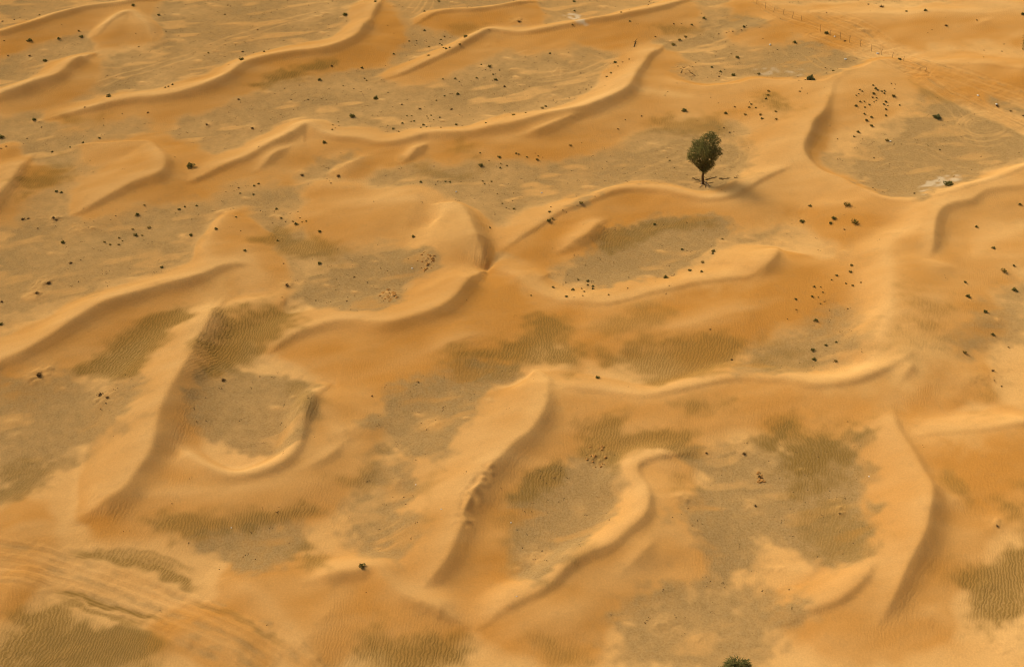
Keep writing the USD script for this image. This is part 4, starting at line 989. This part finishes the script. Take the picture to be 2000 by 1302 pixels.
g, t, d, p_ = 'g', 't', 'd', 'p'
CLUSTERS = [
    ('at left edge behind the first dune', [(28, 38, 4, d), (39, 34, 3, d), (5, 41, 5, d), (77, 29, 4, g)]),
    ('on dark flat below top-left dune', [(8, 79, 4, d), (58, 78, 10, g), (115, 75, 7, g)]),
    ('beside the horn of top-left dune', [(154, 60, 5, t), (159, 71, 8, g), (152, 86, 3, d)]),
    ('on sandy hummocks at upper left', [(16, 108, 5, d), (58, 108, 7, d), (88, 118, 8, g)]),
    ('on top-left dune near picture top', [(260, 10, 7, g)]),
    ('on dark flat right of top-left dune', [(310, 29, 6, g), (322, 29, 3, d), (308, 15, 3, d), (324, 61, 4, d)]),
    ('on the rounded top-left sand mound', [(265, 65, 3, d), (271, 91, 4, d)]),
    ('alone above second long ridge, left', [(213, 187, 11, g)]),
    ('in a row on upper left crest', [(323, 171, 4, g), (329, 169, 4, g), (337, 165, 5, g)]),
    ('at left tip of second long ridge', [(67, 233, 9, g), (81, 248, 4, d)]),
    ('at the foot of second long ridge', [(289, 219, 6, d), (202, 232, 3, d), (239, 222, 3, d)]),
    ('on the crest of second ridge, left', [(166, 209, 5, d)]),
    ('by the top edge, left of centre', [(445, 10, 4, d), (439, 28, 5, d), (450, 12, 3, d)]),
    ('on grey flat along straight wheel tracks', [(503, 58, 5, d), (494, 51, 3, d), (530, 24, 3, d)]),
    ('behind the S-shaped upper dune crest', [(460, 88, 3, d), (474, 100, 7, d), (516, 101, 5, g), (472, 117, 10, g), (407, 103, 5, t)]),
    ('on grey flat below picture top edge', [(674, 28, 10, g), (649, 2, 4, d), (603, 10, 3, d)]),
    ('on the dune top at picture edge', [(733, 3, 6, g)]),
    ('beside dark ripples below upper dune', [(648, 128, 7, d), (624, 155, 8, g)]),
    ('on sand right of dark ripples', [(707, 132, 6, g), (699, 135, 3, d), (753, 128, 3, d)]),
    ('at the end of upper dune tail', [(769, 105, 5, g), (799, 80, 4, g), (757, 50, 3, d)]),
    ('close together near upper ridge tip', [(712, 153, 4, t), (716, 157, 4, g)]),
    ('on bare grey flat below dark ripples', [(556, 172, 4, d), (537, 183, 3, d)]),
    ('in a line on upper grey flat', [(569, 194, 4, d), (595, 196, 3, d), (602, 194, 5, d), (628, 193, 4, d), (638, 195, 3, d)]),
    ('on streaky sand of upper middle flat', [(670, 167, 4, d), (691, 173, 4, d), (676, 184, 3, d), (705, 179, 3, d)]),
    ('round and alone on upper middle flat', [(734, 191, 11, g)]),
    ('round and alone behind the long ridge', [(688, 226, 11, g)]),
    ('just behind the peaked ridge top', [(661, 238, 4, t), (650, 244, 4, t), (662, 246, 3, t), (649, 253, 5, t), (655, 250, 3, t)]),
    ('on sand blotches of left upper flat', [(466, 193, 7, d), (404, 242, 7, d), (493, 249, 8, d)]),
    ('above the scatter behind long ridge', [(785, 203, 6, d), (758, 180, 4, d)]),
    ('scattered on pale sand behind long ridge', [(795, 226, 4, g), (786, 240, 5, g), (768, 251, 6, g), (809, 236, 5, g), (834, 227, 3, g), (842, 225, 4, g), (859, 229, 4, g), (847, 234, 3, g), (827, 243, 6, g),
                                                  (833, 248, 4, g), (822, 249, 4, g), (836, 231, 3, g), (757, 245, 3, g), (779, 257, 4, t), (804, 226, 4, t), (803, 237, 4, t), (861, 249, 4, t)]),
    ('on the crest line of long ridge', [(891, 243, 6, g), (949, 241, 5, g)]),
    ('by curved wheel tracks at top edge', [(829, 22, 5, g), (857, 2, 6, t)]),
    ('on sand above the small hollow', [(829, 59, 5, g)]),
    ('in the pale hollow at upper middle', [(838, 91, 5, t), (868, 71, 5, t), (879, 73, 3, d), (861, 77, 5, t), (859, 85, 4, g), (863, 88, 4, g), (866, 94, 4, g), (871, 95, 6, g), (878, 93, 4, g), (909, 72, 10, g), (898, 86, 6, t)]),
    ('left of the pale upper hollow', [(837, 108, 6, g), (813, 79, 4, d)]),
    ('on the peak of upper middle ridge', [(955, 58, 3, d), (934, 59, 3, d)]),
    ('on sand below upper middle ridge', [(940, 126, 4, g), (956, 129, 7, g), (948, 136, 4, d), (976, 137, 4, d), (963, 145, 4, g), (968, 155, 7, g)]),
    ('in a row below rippled sand', [(865, 154, 4, g), (889, 153, 5, g), (931, 152, 5, g), (897, 159, 3, g)]),
    ('on sandy flat left of tyre loops', [(868, 187, 4, g), (879, 183, 3, d), (883, 183, 3, d), (894, 183, 7, g), (852, 196, 4, g)]),
    ('on lumpy sand behind the scatter', [(820, 212, 7, d), (882, 212, 8, d)]),
    ('on grey flat beside parallel tracks', [(1074, 104, 5, g), (1110, 102, 3, d)]),
    ('near the white patch at top', [(1121, 2, 7, g), (1122, 21, 5, g), (1118, 48, 4, g), (1014, 41, 10, d)]),
    ('on a hummock of middle flat', [(985, 168, 8, d)]),
    ('strung along the back of long ridge', [(1059, 210, 8, t), (1066, 207, 6, g), (1027, 221, 5, t), (1003, 224, 8, t), (1086, 201, 3, d), (1112, 191, 4, d), (1133, 180, 3, d), (1145, 174, 4, d), (1155, 170, 4, d), (1185, 149, 6, t),
                                           (1193, 142, 6, t), (1201, 121, 7, g), (1207, 129, 4, t), (1216, 121, 4, d), (1229, 115, 5, d)]),
    ('beside the bright top middle crest', [(1213, 26, 5, t), (1230, 41, 4, g), (1268, 3, 4, d), (1266, 9, 4, d), (1264, 14, 3, d)]),
    ('left of small grey pan, top', [(1375, 35, 7, g), (1370, 26, 3, d)]),
    ('on brown ripples at top right', [(1316, 46, 5, d), (1331, 46, 3, d), (1351, 48, 5, g)]),
    ('on the saddle below brown ripples', [(1315, 86, 11, t), (1339, 71, 7, t), (1327, 77, 8, t), (1280, 71, 5, d)]),
    ('along lower rim of small grey pan', [(1453, 52, 6, g), (1458, 50, 3, d), (1448, 58, 4, d), (1431, 61, 4, d), (1419, 64, 4, d), (1424, 61, 3, d), (1404, 66, 4, d)]),
    ('at upper rim of tracked grey pan', [(1552, 82, 8, g), (1490, 75, 3, d), (1510, 102, 3, d), (1518, 97, 4, d)]),
    ('at left tip of tracked grey pan', [(1440, 111, 8, g), (1428, 105, 4, d)]),
    ('in the hollow beside fallen branch', [(1359, 122, 4, d), (1390, 131, 5, g), (1407, 139, 6, g), (1415, 136, 3, d), (1432, 146, 8, g), (1404, 149, 5, d)]),
    ('at lower rim of tracked grey pan', [(1583, 152, 17, p_), (1560, 157, 3, d), (1573, 156, 5, d), (1482, 144, 8, t), (1612, 132, 4, d), (1627, 138, 6, t), (1636, 134, 3, d)]),
    ('above the round dark hollow', [(1501, 177, 7, t), (1500, 185, 7, t), (1496, 192, 6, g)]),
    ('left of the big slip face', [(1566, 172, 4, d), (1562, 178, 5, t), (1577, 182, 3, d)]),
    ('on pale sand beside dark hollow', [(1464, 199, 3, d), (1467, 203, 5, g), (1463, 209, 6, t), (1476, 210, 4, g), (1485, 223, 7, t), (1488, 231, 6, g), (1455, 223, 6, t), (1435, 208, 6, d)]),
    ('with sand ring, behind the tree', [(1336, 214, 11, g), (1417, 220, 8, g)]),
    ('on orange dune behind the tree', [(1304, 179, 3, d), (1299, 186, 3, d), (1388, 190, 3, d), (1403, 201, 3, d)]),
    ('on flat ground behind the tree', [(1414, 249, 5, d), (1253, 226, 5, d), (1221, 233, 4, d), (1207, 251, 5, d), (1425, 258, 5, d)]),
    ('in the round dark hollow', [(1515, 217, 6, t), (1516, 232, 7, t)]),
    ('at top edge of far right dunes', [(1696, 8, 5, d), (1722, 12, 12, d), (1726, 1, 3, d)]),
    ('on far right pale crest line', [(1614, 25, 4, d), (1770, 22, 5, g), (1807, 20, 7, g)]),
    ('growing along the wire fence', [(1614, 64, 9, g), (1757, 115, 7, g), (1650, 79, 7, d)]),
    ('on orange far right dune slope', [(1848, 49, 8, d), (1908, 39, 5, d), (1812, 64, 3, d), (1820, 58, 3, d), (1922, 98, 3, d), (1961, 86, 3, d), (1957, 100, 4, d), (1921, 112, 3, d)]),
    ('on orange slope right of slip face', [(1705, 166, 5, g), (1710, 172, 6, g), (1714, 176, 4, g), (1679, 175, 4, g), (1684, 178, 4, g), (1672, 186, 4, g), (1677, 183, 3, g), (1706, 182, 6, g), (1722, 178, 4, g), (1727, 177, 4, g),
                                          (1727, 182, 4, g), (1745, 187, 7, g), (1704, 190, 4, g), (1712, 191, 4, g), (1711, 196, 3, g), (1707, 199, 3, g), (1680, 198, 5, g), (1688, 198, 4, g), (1672, 206, 6, g), (1698, 204, 5, g),
                                          (1689, 209, 4, g), (1730, 198, 6, g), (1726, 203, 5, g), (1734, 206, 3, g), (1730, 213, 5, g), (1688, 222, 5, g), (1730, 225, 5, g), (1702, 228, 6, g), (1692, 234, 7, g), (1702, 245, 7, g),
                                          (1676, 257, 7, g), (1668, 266, 5, g), (1757, 205, 4, g), (1741, 163, 4, d), (1747, 173, 3, d), (1636, 271, 4, d)]),
    ('alone on grey pan by tyre circles', [(1830, 227, 16, p_)]),
    ('on the big right grey pan', [(1732, 273, 9, t), (1836, 292, 5, d), (1707, 308, 5, d), (1786, 377, 6, d), (1990, 298, 3, d)]),
    ('beside the white crust patch, right', [(1852, 357, 20, g)]),
    ('at right edge below top corner', [(1997, 27, 8, g)]),
    ('on debris along the fence line', [(1948, 206, 8, d), (1974, 216, 7, d), (1998, 225, 6, d)]),
    ('at left edge above hooked dune', [(3, 267, 10, g), (2, 290, 6, d), (53, 270, 4, d), (46, 280, 3, d), (12, 285, 6, d)]),
    ('along the rim of hooked dune', [(162, 278, 5, g), (194, 269, 5, g), (137, 287, 4, g), (102, 296, 5, g), (176, 313, 3, d)]),
    ('on pale sand inside hooked dune', [(110, 373, 6, g), (120, 375, 6, g)]),
    ('dense and wide beside curved slip face', [(372, 322, 17, g)]),
    ('at the foot of hooked dune', [(282, 400, 5, t), (268, 418, 9, g), (226, 421, 4, d), (350, 408, 7, g), (361, 403, 5, g), (384, 401, 5, g)]),
    ('on lumpy ground at left edge', [(104, 424, 9, d), (45, 426, 10, d), (55, 426, 6, d), (74, 445, 5, d), (110, 428, 7, d)]),
    ('alone on left grey flat', [(123, 472, 9, g)]),
    ('on sand patch of left grey flat', [(291, 443, 9, t), (259, 447, 6, t), (265, 458, 9, g), (278, 459, 5, t), (233, 464, 6, t), (239, 470, 4, t), (204, 472, 6, t), (215, 477, 6, t), (232, 477, 6, t)]),
    ('at edge of left sand dune', [(373, 458, 8, g)]),
    ('on brown lumps of left flat', [(158, 507, 4, d), (138, 512, 10, d), (164, 502, 3, d)]),
    ('alone on slope of peaked ridge', [(633, 277, 9, g), (505, 287, 3, d)]),
    ('at the foot of peaked ridge', [(466, 366, 6, d), (469, 377, 4, g), (495, 379, 5, g), (496, 362, 5, g), (505, 358, 5, g)]),
    ('on rippled sand left of centre', [(590, 340, 9, d), (661, 342, 10, d), (646, 357, 5, d), (730, 393, 4, d)]),
    ('alone on smooth sand left of centre', [(540, 407, 7, g)]),
    ('on broad left sand apron', [(461, 423, 5, g), (422, 446, 7, g), (478, 488, 7, g), (470, 450, 3, d)]),
    ('grouped above the brown ripple field', [(549, 425, 6, t), (558, 432, 4, d), (572, 432, 5, t), (578, 436, 9, g), (590, 433, 4, t), (598, 431, 5, t), (586, 425, 4, t), (582, 413, 3, t)]),
    ('around the brown ripple field', [(624, 451, 7, g), (542, 469, 5, g), (624, 513, 8, g), (554, 514, 5, d)]),
    ('with sand tail, left of narrow slip', [(807, 461, 8, g)]),
    ('on rippled sand above middle flat', [(939, 322, 10, g), (975, 306, 7, g), (938, 298, 4, g)]),
    ('along upper edge of middle flat', [(1008, 299, 5, g), (1013, 301, 4, g), (1029, 306, 4, g), (1045, 299, 3, d), (1051, 304, 4, t), (1049, 311, 6, g), (1060, 307, 3, d)]),
    ('below ripples left of middle flat', [(978, 319, 4, t), (977, 327, 5, g), (990, 323, 5, t), (955, 313, 4, d)]),
    ('in a row above narrow slip', [(822, 355, 6, g), (851, 360, 4, d), (870, 354, 5, g), (879, 355, 5, g)]),
    ('at left end of middle flat', [(943, 353, 5, t), (946, 358, 5, t), (960, 354, 5, t)]),
    ('on bare sand of middle flat', [(971, 378, 4, d), (1001, 391, 4, d), (981, 397, 4, t), (989, 405, 4, d), (1004, 407, 7, t), (957, 444, 5, g)]),
    ('at the foot of long ridge', [(1114, 283, 7, t), (1136, 278, 3, d)]),
    ('behind the ridge before the tree', [(1135, 395, 10, t), (1072, 430, 9, g), (1079, 426, 5, g), (1073, 413, 6, g), (1099, 410, 4, d), (1106, 414, 3, d), (1162, 383, 4, d), (1076, 404, 5, d)]),
    ('left of the tree on flat', [(1308, 313, 5, t), (1303, 307, 4, d)]),
    ('on pale sand below central basin', [(1080, 560, 6, g), (1105, 551, 4, t), (1119, 565, 8, g), (1106, 578, 7, g), (1121, 580, 3, d), (1129, 545, 6, t), (1136, 563, 4, g), (1141, 569, 5, g), (1138, 577, 4, t), (1148, 548, 7, g),
                                        (1148, 556, 5, g), (1158, 558, 7, g), (1158, 563, 6, g), (1037, 576, 5, t), (1189, 575, 5, t)]),
    ('along lower rim of central basin', [(1228, 541, 4, d), (1226, 562, 5, d), (1300, 540, 11, g), (1347, 527, 8, g), (1307, 557, 4, d)]),
    ('inside the dark rippled central basin', [(1332, 486, 6, g), (1278, 437, 6, g), (1341, 434, 4, d)]),
    ('at right end of central basin', [(1393, 489, 9, g), (1392, 494, 6, g), (1411, 466, 5, t), (1372, 511, 9, t), (1370, 530, 7, g)]),
    ('on pale sand right of tree ridge', [(1566, 431, 11, g), (1628, 425, 10, g), (1622, 435, 7, g), (1669, 432, 17, t), (1649, 447, 6, d), (1582, 401, 8, g), (1654, 398, 16, t)]),
    ('scattered down the right edge', [(1907, 442, 6, g), (1940, 483, 8, g), (1960, 527, 13, t), (1980, 518, 5, g), (1885, 550, 7, g), (1890, 577, 10, g), (1981, 564, 12, g), (1924, 607, 9, g), (1939, 652, 8, g), (1884, 687, 9, t), (1992, 398, 7, g)]),
    ('with sand tail at right edge', [(1970, 677, 5, d), (1939, 722, 8, d), (1942, 742, 4, d), (1956, 753, 5, d)]),
    ('between two dunes right of centre', [(1663, 517, 7, g), (1661, 530, 7, g), (1634, 537, 6, g), (1624, 546, 4, g), (1652, 553, 4, g), (1665, 557, 5, g), (1681, 551, 5, t)]),
    ('on orange slope right of centre', [(1590, 559, 6, g), (1603, 560, 3, g), (1607, 570, 4, g), (1586, 578, 6, g), (1598, 580, 3, g), (1602, 592, 4, t), (1554, 583, 6, g), (1555, 604, 4, t), (1538, 622, 4, d), (1593, 624, 9, g), (1656, 602, 5, d)]),
    ('above the pale right-hand crest', [(1633, 667, 6, g), (1613, 673, 7, g), (1587, 682, 9, g), (1590, 700, 10, g), (1632, 704, 8, t), (1429, 701, 7, d), (1387, 642, 5, d)]),
    ('alone on edge of ripple field', [(1167, 736, 10, g)]),
    ('beside small grey middle flat', [(817, 745, 6, d), (727, 772, 6, d)]),
    ('round and alone in lower middle', [(707, 1103, 14, g)]),
    ('at the left edge halfway down', [(2, 632, 8, g), (3, 588, 8, d)]),
    ('on hummocks behind left dune', [(95, 550, 12, d), (72, 570, 11, d)]),
    ('on the crest of left dune', [(316, 521, 7, g)]),
    ('around the pale grey basin', [(551, 580, 4, t), (617, 586, 4, d), (560, 555, 10, d), (692, 540, 6, d)]),
    ('on hummock below left dune', [(76, 729, 15, d)]),
    ('on brown mound of left flat', [(196, 768, 16, d), (210, 774, 9, d)]),
    ('on upper rim of grey bowl', [(436, 740, 13, d)]),
    ('on dug lumps, lower right flat', [(1640, 1001, 7, d), (1484, 929, 11, d), (1454, 884, 10, d), (1380, 883, 6, d), (1475, 986, 9, d), (1541, 1150, 5, d)]),
    ('on lumps at lower right edge', [(1947, 1025, 7, d)]),
]
for where, spots in CLUSTERS:
    cluster(where, spots)

# ------------------------------------------------------------------ fallen branches
def branch(pts, label, r=.09, seed=0, mat=None):
    rg = np.random.default_rng(seed)
    P = [np.array(spot(*q)) for q in pts]
    o0 = P[0]
    th = thing('fallen_branch', o0, label, 'branch', 'fallen branches on the sand')
    c = catmull(np.array(P) - o0, 6)
    c[:, 2] += .6 * r
    part(th, 'stem', tube(c, np.linspace(r, r * .4, len(c)), 6), mat or M_BARK, 40)
    for k in range(1, len(c) - 1, 2):
        e = c[k] + np.array([rg.normal() * .5, rg.normal() * .5, abs(rg.normal()) * .25])
        part(th, 'twig', tube([c[k], (c[k] + e) / 2 + [0, 0, .06], e], [r * .5, r * .4, r * .2], 5), mat or M_BARK, 40)


branch([(1330, 143), (1336, 132), (1348, 141), (1359, 149)], 'long forked dead branch lying in the upper right hollow', .075, 1)
branch([(1378, 352), (1388, 349), (1400, 346)], 'dark dead branch on sand right of tree trunk', .10, 2)
branch([(1404, 349), (1415, 349), (1424, 349)], 'broken twiggy branch farther right of tree trunk', .08, 3)
branch([(1434, 348), (1441, 347)], 'short dead branch farthest right of the tree', .08, 4)
branch([(1353, 347), (1360, 352), (1370, 353)], 'dead branch on sand left of tree trunk', .08, 5)
branch([(1238, 92), (1240, 86), (1241, 80)], 'dark curved stick on grey flat near purple soil patch', .09, 6)

# ------------------------------------------------------------------ dug earth clods
def clods(px, py, n, spread, label, seed):
    rg = np.random.default_rng(seed)
    o = np.array(spot(px, py))
    th = thing('earth_clods', o, label, 'clods')
    for k in range(n):
        a, rr = rg.uniform(0, 6.28), spread * math.sqrt(rg.uniform(0, 1))
        x, y = o[0] + math.cos(a) * rr, o[1] + math.sin(a) * rr * 1.5
        s = rg.uniform(.07, .26)
        m = trimesh.creation.icosphere(subdivisions=1)
        v = m.vertices * (1 + .35 * rg.uniform(-1, 1, (len(m.vertices), 1))) * s * [1, rg.uniform(.7, 1.2), .6]
        m = trimesh.Trimesh(v + [x - o[0], y - o[1], float(ground(x, y)[0]) - o[2] + .12 * s], m.faces, process=False)
        part(th, 'clod', m, M_CLOD)


clods(760, 578, 34, 1.7, 'dug reddish earth clods at the right end of grey basin', 21)
clods(833, 511, 30, 1.7, 'scattered sandy clods on the basin rim below narrow slip', 22)
clods(1168, 891, 20, 1.8, 'dug pale sand clods left of small mound', 23)
clods(1484, 932, 16, .9, 'yellowish broken clods on the lower right grey flat', 24)

# ------------------------------------------------------------------ wind-blown litter
LIT = [(1651, 116, 4, 'largest white litter piece on the tracked grey pan'), (1504, 88, 3.5, 'white litter scrap on orange slope above grey pan'), (1714, 105, 4, 'white litter scrap at the wire fence'),
       (1910, 187, 3.5, 'white litter scrap on fence line, far right'), (1946, 204, 4, 'white bag among debris on fence line'), (805, 524, 3, 'white litter scrap on pale grey basin'),
       (891, 375, 3, 'white litter scrap above the narrow slip face'), (812, 946, 2.5, 'white speck of litter beside lower middle gravel'), (862, 994, 2.5, 'white litter speck on windward slope of scarp ridge'),
       (998, 1020, 2.5, 'white litter speck at left rim of grey pocket'), (1009, 1164, 2.5, 'white litter speck on lower middle sand'), (1739, 276, 3, 'white litter beside tuft on right grey pan'),
       (1697, 930, 2.5, 'white litter speck on sand right of dark ripples'), (1058, 377, 3, 'white litter scrap on the middle flat'), (452, 1030, 2.5, 'white speck of litter on lower left ripples'), (1630, 72, 3, 'white litter scrap near fence bush')]
for i, (px, py, w, lab) in enumerate(LIT):
    rg = np.random.default_rng(300 + i)
    x, y, z = spot(px, py)
    s = w / F_PX * math.sqrt(x * x + y * y + CAM_H ** 2) / 2
    m = trimesh.creation.icosphere(subdivisions=2)
    nv = len(m.vertices)
    m.vertices = m.vertices * (1 + .30 * rg.uniform(-1, 1, (nv, 1))) * s * [1.2, .9, .6]
    th = thing('litter_piece', (x, y, z + .3 * s), lab, 'litter', 'white litter on the sand', rg.uniform(0, 360))
    part(th, 'crumpled_sheet', m, M_LITTER)

# ------------------------------------------------------------------ old wire fence, upper right
FENCE = [(1478, 8, 9), (1495, 17, 11), (1511, 24, 9), (1530, 28, 10), (1548, 36, 12), (1566, 40, 8), (1602, 62, 13), (1621, 69, 9), (1641, 77, 13), (1659, 84, 13), (1680, 91, 12), (1702, 101, 12), (1721, 108, 12), (1742, 114, 11), (1764, 120, 9), (1808, 140, 8)]
FP = [np.array(spot(px, py)) for px, py, h in FENCE]
f0 = FP[0]
th = thing('wire_fence', f0, 'old wire fence with thin leaning posts, upper right', 'fence')
rg = np.random.default_rng(9)
tops = []
for q, (px, py, h) in zip(FP, FENCE):
    D = np.linalg.norm(q - [0, 0, CAM_H])
    H = h / F_PX * D / math.cos(TILT - math.atan((651 - py) / F_PX))
    lean = np.array([rg.normal() * .06, rg.normal() * .06, 1.0])
    a = q - f0 + [0, 0, -.3]
    b = q - f0 + lean * H
    part(th, 'post', tube([a, (a + b) / 2, b], [.04, .036, .032], 6), M_POST, 40)
    tops.append((q - f0, lean, H))
for lv in (.45, .9):
    for (a, la, ha), (b, lb, hb) in zip(tops[:-1], tops[1:]):
        if np.linalg.norm(a - b) > 7:
            continue
        u = np.linspace(0, 1, 7)[:, None]
        w_ = (a + la * ha * lv) * (1 - u) + (b + lb * hb * lv) * u - [0, 0, .12] * np.sin(u * math.pi)
        part(th, 'wire', tube(w_, np.full(7, .008), 4), M_POST)

# ------------------------------------------------------------------ loose dark twigs and stones on the flats, past counting
rg = np.random.default_rng(55)
v_, f_, k = [], [], 0
tet = np.array([[1, 0, -.3], [-.5, .87, -.3], [-.5, -.87, -.3], [0, 0, .8]])
tf = np.array([[0, 1, 3], [1, 2, 3], [2, 0, 3], [0, 2, 1]])
while k < 1500:
    x, y = rg.uniform(-125, 125), 120 + 195 * rg.uniform()
    if abs(x) > .38 * math.hypot(y, 60):
        continue
    i, j = np.searchsorted(xs, x), np.searchsorted(ys, y)
    if gravel[j, i] < .3 and rg.uniform() > .06:
        continue
    z = float(ground(x, y)[0])
    for _ in range(rg.integers(1, 5)):
        s_ = rg.uniform(.03, .10)
        a = rg.uniform(0, 6.28)
        R_ = np.array([[math.cos(a), -math.sin(a), 0], [math.sin(a), math.cos(a), 0], [0, 0, 1]])
        off = rg.normal(size=3) * [.22, .22, 0]
        v_.append((tet * s_ * [rg.uniform(.8, 2.2), 1, 1]) @ R_.T + [x, y, z + .02] + off)
        f_.append(tf + 4 * len(f_))
    k += 1
lit = usdkit.mesh(stage, '/World/scattered_twigs', (np.vstack(v_), np.vstack(f_)), M_DRY)
tag(lit.GetPrim(), 'tiny dark twigs and stones strewn over the grey flats', 'twigs', None, 'stuff')
